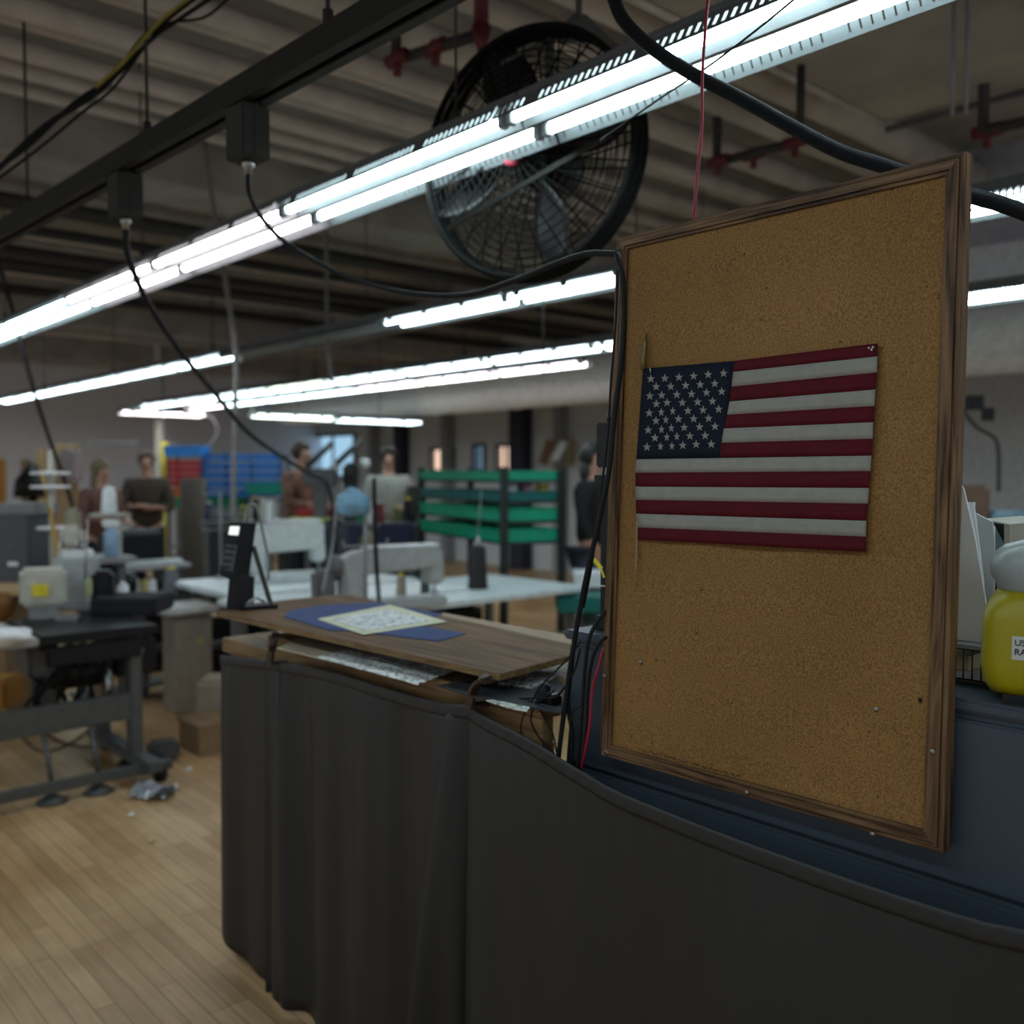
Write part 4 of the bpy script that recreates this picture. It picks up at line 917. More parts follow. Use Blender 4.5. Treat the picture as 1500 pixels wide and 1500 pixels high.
# ---- green tray rack
gc = dep(738, 700, 7.0); dl_ = Vector((-.43, .9, 0)); dlw = (cr*dl_.x+cf*dl_.y).normalized(); drw = (cr*.90+cf*.43).normalized()
gr = thing('tray_rack', 'dark metal rack holding the long green trays', 'rack', (gc.x, gc.y, 0))
GB = mat('rack_black', (.025, .03, .03), .5)
def V2(a, b_, z): p_ = gc+dlw*a+drw*b_; return Vector((p_.x, p_.y, z))
ztop = dep(738, 684, 7.0).z
for a in (0, 1.75):
    for b_ in (0, .48): q_ = V2(a, b_, 0); MB().box((q_.x, q_.y, ztop/2), (.045, .045, ztop)).build('post', GB, gr)
lv = [(691, 703, GREEN, 'top bright'), (721, 734, TEAL, 'dark teal'), (746, 764, GREEN, 'middle bright'), (777, 795, GREEN, 'bottom bright')]
for k, (pt_, pb_, m_, nm) in enumerate(lv):
    zt_, zb_2 = dep(738, pt_, 7.0).z, dep(738, pb_, 7.0).z
    MB().prism([V2(0, 0, zb_2-.022), V2(1.75, 0, zb_2-.022), V2(1.75, .48, zb_2-.022), V2(0, .48, zb_2-.022)], (0, 0, .018)).build('shelf', GB, gr)
    t = thing('long_tray', '%s green tray on the dark rack' % nm if k != 1 else 'dark teal tray, second from the top on the dark rack', 'tray', V2(.87, .3, zb_2))
    b = MB(); o_ = .02; h = zt_-zb_2
    b.prism([V2(.03, -o_, zb_2), V2(1.72, -o_, zb_2), V2(1.72, -o_+.012, zb_2), V2(.03, -o_+.012, zb_2)], (0, 0, h))
    b.prism([V2(.03, .46, zb_2), V2(1.72, .46, zb_2), V2(1.72, .472, zb_2), V2(.03, .472, zb_2)], (0, 0, h))
    b.prism([V2(.03, -o_, zb_2), V2(.042, -o_, zb_2), V2(.042, .472, zb_2), V2(.03, .472, zb_2)], (0, 0, h))
    b.prism([V2(1.72, -o_, zb_2), V2(1.708, -o_, zb_2), V2(1.708, .472, zb_2), V2(1.72, .472, zb_2)], (0, 0, h))
    b.prism([V2(.03, -o_, zb_2-.003), V2(1.72, -o_, zb_2-.003), V2(1.72, .472, zb_2-.003), V2(.03, .472, zb_2-.003)], (0, 0, .006)); b.build('tub', m_, t)
    MB().bar(V2(.03, -o_-.006, zt_), V2(1.72, -o_-.006, zt_), .014, .014).bar(V2(.03, -o_, zt_), V2(.03, .47, zt_), .014, .014).build('rim', m_, t)
for k, (a, pz, r_, m_, lb_) in enumerate(((.13, 708, .035, WHT, 'white'), (.26, 710, .04, mat('pink_paper', (.55, .3, .35), .6), 'pink'), (.38, 712, .05, mat('mustard', (.45, .40, .05), .6), 'mustard yellow'))):
    z = dep(738, 738, 7.0).z+.004
    o = MB().lathe([(r_, 0), (r_, .14), (0, .14)], V2(.12, a, z), 14).build('fabric_roll', m_); tag(o, 'small %s roll standing at the right end of the teal tray' % lb_, 'roll')
# ---- wall pictures / misc on window wall
for k, (pts, m_, lb_) in enumerate((([(788, 678), (800, 643), (812, 646), (800, 682)], mat('brown_panel', (.20, .11, .06), .6), 'brown leaning panel'), ([(806, 672), (822, 645), (830, 650), (816, 676)], WHT, 'white leaning sheet'), ([(826, 680), (832, 640), (842, 644), (838, 682)], mat('tan_leaning_board', (.22, .17, .10), .6), 'tan leaning board'))):
    P = [on_x(a, b_, 9.6) for a, b_ in pts]; o = MB().prism(P, (.03, 0, 0)).build('wall_panel', m_); tag(o, lb_+' above the green tray rack near the window wall', 'panel')
# ---- clutter helper
def blob(name, label, cat, p, sc, m, n=14):
    b = MB(); b.sphere((0, 0, 0), 1, (1, 1, 1), n)
    for v in b.bm.verts:
        q_ = v.co; k = 1+.13*math.sin(q_.x*5+q_.z*4)+.1*math.sin(q_.y*7+q_.z*3); v.co = Vector((q_.x*sc[0]*k, q_.y*sc[1]*k, q_.z*sc[2]*k))+Vector(p)
    o = b.build(name, m); return tag(o, label, cat)
def benchtop(label, px0, px1, py, t_, z, dpth, m, legm=GREYM):
    A, B = dep(px0, 700, t_), dep(px1, 700, t_); d = B-A; d.z = 0; L_ = d.length; M_ = (A+B)/2
    t = thing('workbench', label, 'bench', (M_.x, M_.y, 0), math.atan2(d.y, d.x), local=True)
    MB().box((0, dpth/2, z-.02), (L_, dpth, .04), bev=.005).build('top', m, t)
    for sx in (-1, 1):
        for sy in (.06, dpth-.06): MB().box((sx*(L_/2-.06), sy, (z-.04)/2), (.05, .05, z-.04)).build('leg', legm, t)
    MB().box((0, .06, (z+.06)/2), (L_-.12, .03, z-.14)).build('front_panel', mat('dark_panel_paint', (.025, .027, .032), .7), t); return t  # added dark panel stands in for the shade under the bench
benchtop('dark bench in front of the white-shirted worker', 438, 622, 765, 8.6, 1.02, .5, GREYM, GREYM)
benchtop('dark bench before the red and blue bins', 290, 400, 760, 9.4, 1.00, .6, GREYM)
def onb(px, t_, z): p_ = dep(px, 700, t_); return Vector((p_.x, p_.y, z))
def minibox(name, label, cat, px, py, t_, d, m, zb=None):
    p_ = dep(px, py, t_); z = p_.z if zb is None else zb+d[2]/2
    o = MB().box((p_.x, p_.y, z), d, -YAW, bev=min(d)*.12).build(name, m); return tag(o, label, cat)
minibox('yellow_tray', 'pale yellow flat tray on the dark bench behind the white machine', 'tray', 456, 748, 8.85, (.40, .28, .05), mat('pale_yellow', (.50, .50, .12), .6), 1.02)
minibox('red_box', 'flat red box at the bottom of the blue and grey machinery', 'box', 468, 726, 9.0, (.40, .2, .07), RED, 1.075)
crate('storage_bin', 'small green bin beside the stack of flat red box and yellow tray', 'bin', onb(520, 8.9, 1.082), (.2, .2, .12), mat('leaf_green', (.01, .22, .09), .5), -YAW)
for k, (px, py, s_, lb_, m_) in enumerate(((470, 700, (.26, .2, .16), 'dark grey bulky machine head left of the blue window light', GREYM), (514, 695, (.12, .12, .2), 'dark upright machine part under the blue window', DARKP))):
    q_ = dep(px, py, 8.85); t = thing('bench_machine', lb_, 'machine', q_); 
    MB().box(q_, (s_[0]*1.2, s_[1], s_[2]*1.1), -YAW, bev=.03).build('casting', m_, t); MB().box(q_+Vector((0, 0, -(q_.z-1.02)/2)), (.12, .12, max(.05, q_.z-1.02)), -YAW).build('column', m_, t)
    MB().tube([q_+Vector((-.15, 0, .1)), q_+Vector((.12, 0, .32))], .03, 8).build('lever', DARKP, t); MB().sphere(q_+Vector((.12, -.05, .1)), .05).build('dial', WHT, t)
cone('black thread cone with a yellow tip on the dark bench', onb(597, 8.72, 1.022), .055, .24, BLACK, YEL)
cone('white thread cone just above the grey machine table', onb(397, 9.55, 1.002), .05, .22, WHT, CREAM)
cone('black bottle shaped cone with a yellow tip, above the meter', onb(374, 9.7, 1.002), .04, .24, BLACK, YEL)
for k, (px, hh) in enumerate(((634, .20), (652, .17))):
    pass
minibox('plant_clutter', 'dark bushy bundle on the bench beside the white-shirted worker', 'bundle', 610, 690, 8.98, (.18, .14, .34), mat('dark_olive', (.05, .055, .04), .8), 1.021)
benchtop('low bench carrying the navy bundle and navy box', 470, 612, 800, 7.5, .84, .5, GREYM)
minibox('cloth_bundle', 'navy cloth bundle under the white-shirted worker', 'bundle', 502, 783, 7.75, (.36, .3, .24), mat('navy_bundle', (.02, .03, .06), .8), .841)
minibox('navy_box', 'navy box on the low bench, left of the green trays', 'box', 582, 772, 7.75, (.30, .3, .24), mat('navy_box', (.015, .018, .05), .8), .841)

# ---- small things on the benches
CM = {'white': WHT, 'black': BLACK, 'red': RED, 'navy': mat('navy_thread', (.02, .03, .09), .9), 'olive': mat('olive_thread', (.12, .12, .04), .9), 'cream': CREAM, 'maroon': mat('maroon_thread', (.14, .02, .03), .9), 'green': mat('green_thread', (.02, .16, .08), .9), 'grey': MIDG, 'yellow': YEL}
for px, t_, z_, r_, h_, cm, tip, lb_ in (
    (556, 8.85, 1.022, .045, .20, 'maroon', CREAM, 'maroon thread cone on the dark bench in front of the pale shirt'),
    (580, 8.75, 1.022, .040, .16, 'olive', YEL, 'olive thread cone on the dark bench in front of the pale shirt'),
    (617, 8.70, 1.022, .040, .17, 'grey', WHT, 'grey thread cone at the right end of the dark bench'),
    (545, 8.72, 1.022, .035, .13, 'white', WHT, 'short white thread cone on the dark bench beside the blue mask'),
    (306, 9.65, 1.002, .045, .19, 'navy', CREAM, 'navy thread cone at the left end of the bench before the bins'),
    (356, 9.62, 1.002, .045, .15, 'olive', YEL, 'short olive thread cone left of the black bottle shaped cone'),
    (386, 9.72, 1.002, .045, .21, 'cream', WHT, 'cream thread cone between the black bottle shape and the white cone')):
    cone(lb_, onb(px, t_, z_), r_, h_, CM[cm], tip)
crate('storage_bin', 'small grey parts bin on the bench before the blue bins', 'bin', onb(328, 9.7, 1.07), (.26, .2, .12), GREYM, -YAW)
minibox('fabric_stack', 'stack of folded mustard and white fabric on the low bench', 'fabric', 542, 780, 7.75, (.17, .25, .16), mat('folded_fabric', (.30, .27, .18), .8, noise=.5, nscale=8), .841)
q_ = dep(284, 760, 10.6); o = MB().lathe([(.13, 0), (.14, .03), (.14, dep(284, 700, 10.6).z-.03), (.12, dep(284, 700, 10.6).z), (0, dep(284, 700, 10.6).z)], (q_.x, q_.y, 0), 16).build('fabric_roll', mat('brown_grey_cloth', (.09, .075, .065), .9)); tag(o, 'tall brown-grey roll standing under the red and orange bins', 'roll')
minibox('dark_carton', 'black carton on the floor behind the green trays rack, far right', 'box', 905, 800, 8.2, (.5, .4, .6), BLACK, 0)
for px, py, t_, d_, m_, lb_ in ((345, 905, 7.2, (.36, .3, .42), BLACK, 'black carton on the floor behind the white table with the white machine'), (420, 900, 7.4, (.5, .35, .5), GREYM, 'dark grey carton on the floor behind the meter'), (655, 800, 6.9, (.5, .4, .55), BLACK, 'black bin on the floor behind the white table, left of the big black cone'), (205, 900, 7.3, (.5, .4, .48), BLACK, 'black carton on the floor under the worktable with the boxy machine')):
    minibox('floor_carton', lb_, 'box', px, py, t_, d_, m_, 0)

# ---- left machine station
sy = on_z(232, 915, .74); sx1 = sy.x; y0 = sy.y; sx0 = on_z(-60, 968, .74).x
st = thing('machine_stand', 'dark wheeled machine table at the left with a black worktop', 'table', ((sx0+sx1)/2, y0+.3, 0))
FR = mat('stand_grey_green', (.10, .105, .105), .5, .3)
xm = on_z(75, 940, .74).x
MB().box(((xm+sx1)/2, y0+.30, .72), (sx1-xm, .62, .045), bev=.008).build('tabletop', BLACK, st)
MB().box(((sx0+xm)/2-.005, y0+.30, .72), (xm-sx0-.01, .62, .04), bev=.008).build('side_top', mat('worn_white_top', (.42, .42, .41), .5), st)
MB().box(((xm+sx1)/2-.03, y0+.02, .64), ((sx1-xm)-.1, .05, .09), bev=.01).build('drip_tray', BLACK, st)
lx = sx1-.10
for yy in (y0+.07, y0+.52): MB().box((lx, yy, .38), (.06, .07, .62), bev=.006).build('leg', FR, st)
for yy in (y0+.07, y0+.52): MB().box((sx0+.1, yy, .38), (.06, .07, .62), bev=.006).build('leg', FR, st)
MB().box(((sx0+lx)/2, y0+.06, .345), (lx-sx0, .04, .13), bev=.006).build('cross_beam', FR, st)
MB().box(((sx0+lx)/2+.03, y0-.12, .075), (lx-sx0+.15, .05, .045), bev=.005).build('floor_rail', FR, st)
MB().box((lx, y0+.22, .09), (.09, .85, .05), bev=.01).build('foot', FR, st)
for yy in (y0-.14, y0+.58):
    MB().tube([(lx+.02, yy, .05), (lx+.06, yy, .05)], .048, 16).build('caster', BLACK, st)
for xx in (on_z(45, 1060, .3).x, on_z(130, 1060, .3).x):
    MB().tube([(xx, y0+.0, .29), (xx, y0-.10, .10)], .012, 8).lathe([(.07, 0), (.05, .02), (.015, .04), (0, .04)], (xx, y0-.10, .0), 12).build('pedal_rod', FR, st)
t = thing('foot_pedal', 'black round foot pedal on the floor beside the caster', 'pedal', on_z(208, 1120, 0)); p_ = on_z(208, 1122, 0)
MB().lathe([(.12, 0), (.12, .02), (.09, .045), (0, .05)], p_, 18).build('pad', BLACK, t); MB().box(p_+Vector((.13, .05, .05)), (.16, .14, .09), -.3, bev=.02).build('housing', FR, t)
for k, pts in enumerate(([(40, 1080), (80, 1115), (130, 1100), (175, 1060)], [(60, 1070), (110, 1100), (160, 1108), (200, 1090)], [(150, 1065), (185, 1085), (215, 1120), (250, 1140)], [(20, 1065), (70, 1085), (120, 1080), (190, 1055)])):
    cablething('floor_cable', '%s thin cable looping on the floor under the dark machine table' % ORD[k], [on_z(a, b_, .008)+Vector((0, .25, 0)) for a, b_ in pts], .006, mat('brown_cable', (.10, .06, .04), .6))
# under-table machinery
random.seed(11)
um = thing('motor_unit', 'tangle of dark motors and pulleys under the black worktop', 'motor', ((xm+lx)/2, y0+.35, .5))
MB().lathe([(.0, 0), (.09, 0), (.09, .2), (.05, .24), (0, .24)], ((xm+lx)/2-.1, y0+.25, .52), 16, 'X').build('motor', BLACK, um)
MB().box(((xm+lx)/2+.28, y0+.30, .56), (.22, .2, .20), bev=.02).build('gearbox', BLACK, um)
MB().box((xm+.06, y0+.30, .60), (.14, .25, .16), bev=.02).build('switch_box', GREYM, um)
MB().lathe([(.10, 0), (.10, .03), (0, .03)], ((xm+lx)/2+.1, y0+.2, .44), 18, 'X').build('pulley', STEEL, um)
MB().bar((xm+.15, y0+.15, .66), (xm+.5, y0+.1, .60), .03, .03).build('lever', MIDG, um)
b = MB()
for k in range(12):
    a = Vector((xm+random.random()*(lx-xm-.1)+.05, y0+.1+random.random()*.35, .66)); b.cable([a, a+Vector((random.uniform(-.1, .1), 0, -.12)), a+Vector((random.uniform(-.15, .15), .05, -.26)), a+Vector((random.uniform(-.1, .1), .02, -.36))], .009, 6, 5)
o = b.build('wiring', BLKR, um); o['kind'] = 'stuff'
# on top of the station
TZ2 = .7435
def ont(px, py, dz=0): q_ = on_z(px, py, TZ2); return Vector((q_.x, q_.y, TZ2+dz))
q_ = ont(66, 905); q_.y = max(q_.y, y0+.12)
t = thing('control_box', 'cream control box with a yellow sticker on the dark machine table', 'box', q_, 0)
p0 = dep(64, 872, 4.95); 
MB().box((p0.x, p0.y, TZ2+.16), (.22, .20, .19), -YAW+.45, bev=.02).build('housing', CREAM, t); MB().box((p0.x, p0.y, TZ2+.033), (.14, .14, .066), -YAW+.45).build('neck', MIDG, t)
MB().box(Vector((p0.x, p0.y, TZ2+.155))-cf*.125+cr*.045, (.075, .012, .06), -YAW+.1).build('sticker', YEL, t)
t = thing('overlock_machine', 'grey and white industrial overlock machine head with thread guides at the left', 'sewing machine', dep(110, 880, 5.15)); p1 = dep(110, 830, 5.2)
def ol(px, py, t_, d, m, nm, bev=.012, rz=-YAW+.3): MB().box(dep(px, py, t_), d, rz, bev=bev).build(nm, m, t)
ol(112, 845, 5.2, (.22, .18, .22), MGREY, 'head'); ol(112, 812, 5.2, (.17, .14, .05), WHT, 'face_plate'); ol(105, 785, 5.2, (.12, .12, .12), CREAM, 'upper_casting', .03)
ol(108, 882, 5.2, (.26, .2, .08), MGREY, 'base'); ol(130, 860, 5.05, (.035, .05, .10), mat('pale_green_part', (.42, .45, .25), .5), 'looper_cover')
ol(107, 760, 5.25, (.08, .08, .12), mat('khaki_part', (.28, .27, .20), .6), 'tension_block', .02)
b = MB()
for k, (px, py) in enumerate(((95, 800), (103, 805), (112, 803), (121, 806))): 
    q2_ = dep(px, py, 5.08); b.tube([q2_, q2_+Vector((0, 0, .04))], .009, 8)
b.build('tension_dials', STEEL, t); b = MB()
b.tube([dep(88, 862, 5.1), dep(88, 780, 5.1)], .006, 6).tube([dep(125, 862, 5.1), dep(128, 760, 5.1)], .005, 6).build('thread_guides', STEEL, t)
ol(152, 870, 5.2, (.11, .16, .26), BLACK, 'motor_cover', .02)
minibox('black_cloth_bundle', 'black folded cloth covering the right part of the dark machine table', 'cloth', 195, 893, 5.15, (.34, .30, .09), mat('black_cloth', (.012, .012, .018), .9), TZ2)
q_ = dep(180, 870, 5.3); cone('small white plastic cone behind the black folded cloth', (q_.x, q_.y, TZ2+.002), .038, .14, WHT, WHT)
q_ = dep(251, 850, 6.4); t3 = table('side_table', 'low dark side table carrying the grey thread cone', q_.x-.26, q_.x+.14, q_.y-.06, q_.y+.2, .68, GREYM, GREYM)
cone('grey thread cone with a yellow tip on the low side table', (q_.x, q_.y, .682), .05, .18, mat('grey_thread', (.16, .17, .19), .9), YEL)
for k, (px, m_, lb_) in enumerate(((208, CREAM, 'cream'), (222, mat('yellow_thread', (.5, .45, .15), .8), 'yellow'), (232, WHT, 'white'))):
    q_ = dep(px, 860, 6.4); cone('small %s spool left of the grey thread cone' % lb_, (q_.x, q_.y+.1, .682), .028, .09, m_, m_)
# poles with spool tree
q_ = dep(76, 800, 5.6); t = thing('thread_stand', 'cream thread stand pole with round trays, left of the overlock machine', 'stand', (q_.x, q_.y, TZ2))
MB().tube([(q_.x, q_.y, TZ2), (q_.x, q_.y, 1.62)], .014, 8).build('pole', CREAM, t)
for z in (1.16, 1.40, 1.48): MB().lathe([(.11, 0), (.11, .015), (.0, .02)], (q_.x+.03*(z < 1.2), q_.y, z), 16).build('tray', WHT, t)
q_ = dep(160, 735, 6.8); b = MB(); t = thing('thread_cone', 'tall white thread cone above the blue bottle', 'thread cone', (q_.x, q_.y, dep(160, 752, 6.8).z))
zz = dep(160, 752, 6.8).z; MB().lathe([(.055, 0), (.055, .02), (.045, .16), (.02, .19), (0, .19)], (q_.x, q_.y, zz), 14).build('thread', WHT, t)
t2 = thing('spool_shelf', 'small pale stand under the tall white thread cone', 'stand', (q_.x, q_.y, 0)); MB().box((q_.x, q_.y, zz-.01), (.22, .16, .02), -YAW).build('top', CREAM, t2); MB().tube([(q_.x+.08, q_.y+.05, 0), (q_.x+.08, q_.y+.05, zz-.02)], .02, 8).build('post', CREAM, t2)
q_ = dep(163, 790, 6.0); zb3 = dep(163, 815, 6.0).z; t = thing('spray_bottle', 'pale blue bottle with a white cap left of the black boxy machine', 'bottle', (q_.x, q_.y, zb3))
MB().lathe([(.04, 0), (.045, .01), (.045, .15), (.02, .18), (0, .18)], (q_.x, q_.y, zb3), 16).build('bottle', mat('pale_blue', (.25, .38, .55), .3), t); MB().box((q_.x, q_.y, zb3+.205), (.10, .05, .05), -YAW, bev=.01).build('spray_head', WHT, t)
t = table('bottle_table', 'narrow grey table under the pale blue bottle', q_.x-.2, q_.x+.12, q_.y-.12, q_.y+.3, zb3-.001, MIDG, GREYM)
# grey computer tower-like cabinet
q_ = dep(38, 800, 5.9); zt3 = dep(38, 753, 5.9).z
t = thing('grey_cabinet', 'dark grey boxy cabinet with a small white label at the far left', 'cabinet', (q_.x, q_.y, 0))
MB().box((q_.x, q_.y, zt3/2), (.22, .35, zt3), -YAW, bev=.01).build('body', mat('slate', (.085, .088, .10), .5), t)
MB().box(dep(41, 822, 5.9)-cf*.178, (.06, .004, .025), -YAW).build('label', WHT, t)
minibox('bag_pile', 'crumpled grey bags piled on the dark grey cabinet', 'bags', 40, 745, 5.9, (.26, .3, .07), mat('grey_bag', (.22, .22, .22), .6), zt3)
minibox('wood_table', 'tan wooden tabletop edge at the far left behind the cream box', 'table', 10, 862, 5.6, (.45, .4, .04), TAN)
q_ = dep(-4, 862, 5.6); o = MB().box((q_.x, q_.y, (q_.z-.02)/2), (.24, .3, q_.z-.02), -YAW).build('wooden_pedestal', WOODB); tag(o, 'wooden pedestal under the tan tabletop at the far left', 'pedestal')
o = blob('orange_bag', 'dark orange bag at the left edge above the white-topped table', 'bag', dep(2, 888, 4.9), (.06, .06, .075), mat('dark_orange', (.20, .08, .015), .6)); 
minibox('orange_sack', 'orange sack under the left end of the dark machine table', 'sack', 2, 1012, 5.2, (.16, .2, .16), mat('ochre', (.38, .17, .03), .7))
blob('white_cloth', 'white cloth heaped on the white-topped left end of the machine table', 'cloth', ont(8, 942, .03), (.12, .1, .04), WHT)
q_ = ont(135, 915, .02); minibox('oil_can', 'small grey metal tool lying on the black worktop', 'tool', 100, 903, 4.85, (.12, .05, .03), STEEL, TZ2)
cablething('draped_cable', 'yellow and dark cord draped beside the cream thread stand', [dep(60, 690, 5.8), dep(72, 740, 5.6), dep(82, 800, 5.4), dep(86, 850, 5.2), dep(80, 862, 5.2)], .012, mat('ochre_cord', (.40, .25, .05), .6))
# beige cabinet with white top
cn = on_z(258, 1048, 0); q_ = cn; zt4 = 1.5-(898-690)*((cn-CP).dot(cf))/FP
t = thing('beige_cabinet', 'beige cabinet with a thick white top, right of the dark machine table', 'cabinet', (q_.x, q_.y, 0))
wx = .28; MB().box((q_.x+.12, q_.y+.10, zt4/2-.02), (.24, .20, zt4-.04), bev=.008).build('body', mat('beige_grey', (.36, .32, .26), .6), t)
MB().box((q_.x+.10, q_.y+.11, zt4+.005), (.36, .36, .05), bev=.02).build('top', mat('soft_white_top', (.52, .52, .50), .6), t)
MB().box((q_.x+.14, q_.y-.003, zt4*.82), (.06, .006, .03)).build('handle', MIDG, t); MB().box((q_.x+.16, q_.y-.002, zt4*.70), (.025, .004, .05)).build('sticker', mat('lime_sticker', (.45, .5, .15), .5), t)
q_ = on_z(318, 1104, 0); t = thing('wooden_box', 'low wooden box on the floor beside the curtain edge', 'box', (q_.x, q_.y, 0))
b = MB(); b.box((q_.x+.05, q_.y+.12, .075), (.30, .26, .15)); b.build('body', WOODB, t); MB().box((q_.x+.05, q_.y+.12, .160), (.32, .28, .02)).build('lid', WOODB, t)
minibox('cardboard_box', 'pale cardboard box on the floor behind the low wooden box', 'box', 322, 1008, 5.6, (.22, .25, .30), mat('pale_card', (.40, .34, .26), .7), .0)
# floor litter
pl_ = thing('plastic_bag', 'crumpled grey and clear plastic bag lying on the wooden floor', 'bag', on_z(228, 1160, 0))
b = MB(); P = []
random.seed(5); QQ = [on_z(188, 1172, 0), on_z(240, 1176, 0), on_z(262, 1158, 0), on_z(206, 1150, 0)]
for i in range(11):
    P.append([QQ[0].lerp(QQ[1], i/10).lerp(QQ[3].lerp(QQ[2], i/10), j/6)+Vector((0, 0, .006+random.random()*.03)) for j in range(7)])
b.grid(P, smooth=False).build('film', mat('bag_film', (.34, .36, .40), .2, noise=.5, nscale=9), pl_)
MB().prism([on_z(*q, .02) for q in ((226, 1168), (236, 1158), (256, 1154), (253, 1164))], (0, 0, .012)).build('dark_patch', DARKP, pl_)
MB().prism([on_z(*q, .03) for q in ((211, 1170), (216, 1171), (219, 1160), (215, 1160))], (0, 0, .006)).build('white_tab', WHT, pl_)
for k, (px, py) in enumerate(((277, 1126), (192, 1193), (222, 1231))):
    o = MB().sphere(on_z(px, py, .008), .013, (1.3, 1, .6), 8).build('paper_scrap', WHT if k < 2 else mat('tan_scrap', (.6, .5, .3), .8)); tag(o, ['white scrap on the floor beyond the plastic bag', 'white scrap on the floor just left of the plastic bag', 'small tan scrap on the floor nearer than the plastic bag'][k], 'scrap')
# things seen under / between tables right of the shelf
minibox('teal_chair', 'teal stool seat right of the white table', 'stool', 862, 880, 6.2, (.42, .35, .10), mat('teal_seat', (.0, .14, .12), .5), .60)
q_ = dep(862, 880, 6.2); o = MB().tube([(q_.x, q_.y, 0), (q_.x, q_.y, .60)], .03, 10).build('stool_post', STEEL); tag(o, 'steel post under the teal stool seat', 'post')
minibox('white_box', 'white box end right of the white table, before the standing person', 'box', 872, 855, 6.6, (.30, .3, .10), WHT, .71)
minibox('orange_crate', 'orange crate on the floor under the white table', 'crate', 745, 915, 6.4, (.7, .4, .26), mat('burnt_orange', (.30, .12, .03), .7), 0)
minibox('magazine_pile', 'pile of pale papers on the orange crate', 'papers', 800, 895, 6.5, (.45, .3, .12), mat('mixed_paper', (.35, .32, .22), .7, noise=.5, nscale=12), .262)
# wall items at the left back
for k, (x0_, x1_, y0_, y1_, c_, lb_) in enumerate(((52, 66, 657, 712, (.50, .33, .17), 'tan board leaning at the back wall'), (80, 113, 650, 716, (.42, .28, .15), 'brown framed door-like panel at the back wall'), (-6, 6, 672, 752, (.45, .20, .04), 'orange-brown panel at the left edge'), (30, 42, 672, 700, (.22, .14, .09), 'small brown panel behind the black cloth'))):
    P = [dep(a, b_, 13) for a, b_ in ((x0_, y1_), (x1_, y1_), (x1_, y0_), (x0_, y0_))]; z0 = min(p_.z for p_ in P)
    P = [Vector((P[0].x, P[0].y, 0)), Vector((P[1].x, P[1].y, 0)), P[2], P[3]]
    o = MB().prism(P, cf*.05).build('wall_board', mat('board_brown_%s' % 'abcd'[k], c_, .7)); tag(o, lb_, 'board')
o = MB().prism([dep(a, b_, 12.7) for a, b_ in ((88, 706), (108, 706), (108, 664), (96, 656), (86, 664))], cf*.29).build('hung_garment', mat('mauve_cloth', (.22, .17, .17), .8)); tag(o, 'mauve garment hanging on the brown framed panel', 'garment')
p_ = dep(48, 700, 11.5); o = MB().lathe([(.22, 0), (.2, .2), (.02, .42), (0, .42)], (p_.x, p_.y, dep(48, 728, 11.5).z), 12).tube([(p_.x, p_.y, 0), (p_.x, p_.y, dep(48, 728, 11.5).z)], .05, 8).build('black_cloth_cone', BLACK); tag(o, 'black cloth draped to a point at the left back', 'cloth')
o = MB().box(dep(166, 648, 14), (.7, .06, .04), -YAW).build('wall_shelf', MIDG); tag(o, 'thin grey shelf line on the back wall', 'shelf')
q_ = dep(233, 640, 14); o = MB().box((q_.x, q_.y, 1.8), (.09, .09, 3.58), -YAW).build('pale_post', CREAM); tag(o, 'pale post before the back wall, behind the crosswise white light', 'post')
q_ = dep(241, 685, 13.5); o = MB().lathe([(.05, 0), (.05, .5), (0, .5)], (q_.x, q_.y, dep(241, 700, 13.5).z), 12).tube([(q_.x, q_.y, 0), (q_.x, q_.y, dep(241, 700, 13.5).z)], .02, 8).build('yellow_roll', YEL); tag(o, 'upright yellow roll left of the red bins', 'roll')
o = MB().torus(None, .42, .03, Matrix.Translation(dep(280, 630, 14.9)) @ Matrix.Rotation(-YAW, 4, 'Z') @ Matrix.Rotation(PI/2, 4, 'X') @ Matrix.Scale(.75, 4, (0, 1, 0)), 32, 6).build('wall_emblem', mat('emblem_grey', (.25, .25, .28), .6)); tag(o, 'grey oval ring mark above the red and blue bins', 'emblem')
MB_ = None
# right side wall wires (beyond the board)
t = thing('wall_conduit', 'dark conduit with two boxes on the far wall right of the board', 'conduit', dep(1450, 620, 6))
MB().box(dep(1427, 590, 6), (.10, .05, .09), -YAW).build('box', BLACK, t); MB().box(dep(1447, 607, 6), (.06, .05, .08), -YAW).build('box', BLACK, t)
MB().cable([dep(1408, 598, 6), dep(1430, 625, 6), dep(1455, 640, 6), dep(1462, 660, 6), dep(1463, 720, 6)], .012, 6).build('pipe', DARKP, t)
minibox('brown_bundle', 'brown bundle on a bench beyond the plastic sleeves', 'bundle', 1418, 720, 5.35, (.16, .2, .28), mat('brown_cloth', (.18, .11, .08), .8), 1.141)
minibox('blue_pack', 'light blue and white packs on the bench right of the board', 'pack', 1472, 745, 5.35, (.22, .2, .14), mat('pack_blue_white', (.28, .42, .50), .5, noise=.5, nscale=14), 1.141)
benchtop('grey bench on the right, beyond the steel cabinet', 1395, 1640, 765, 5.1, 1.14, .7, MIDG, MIDG)

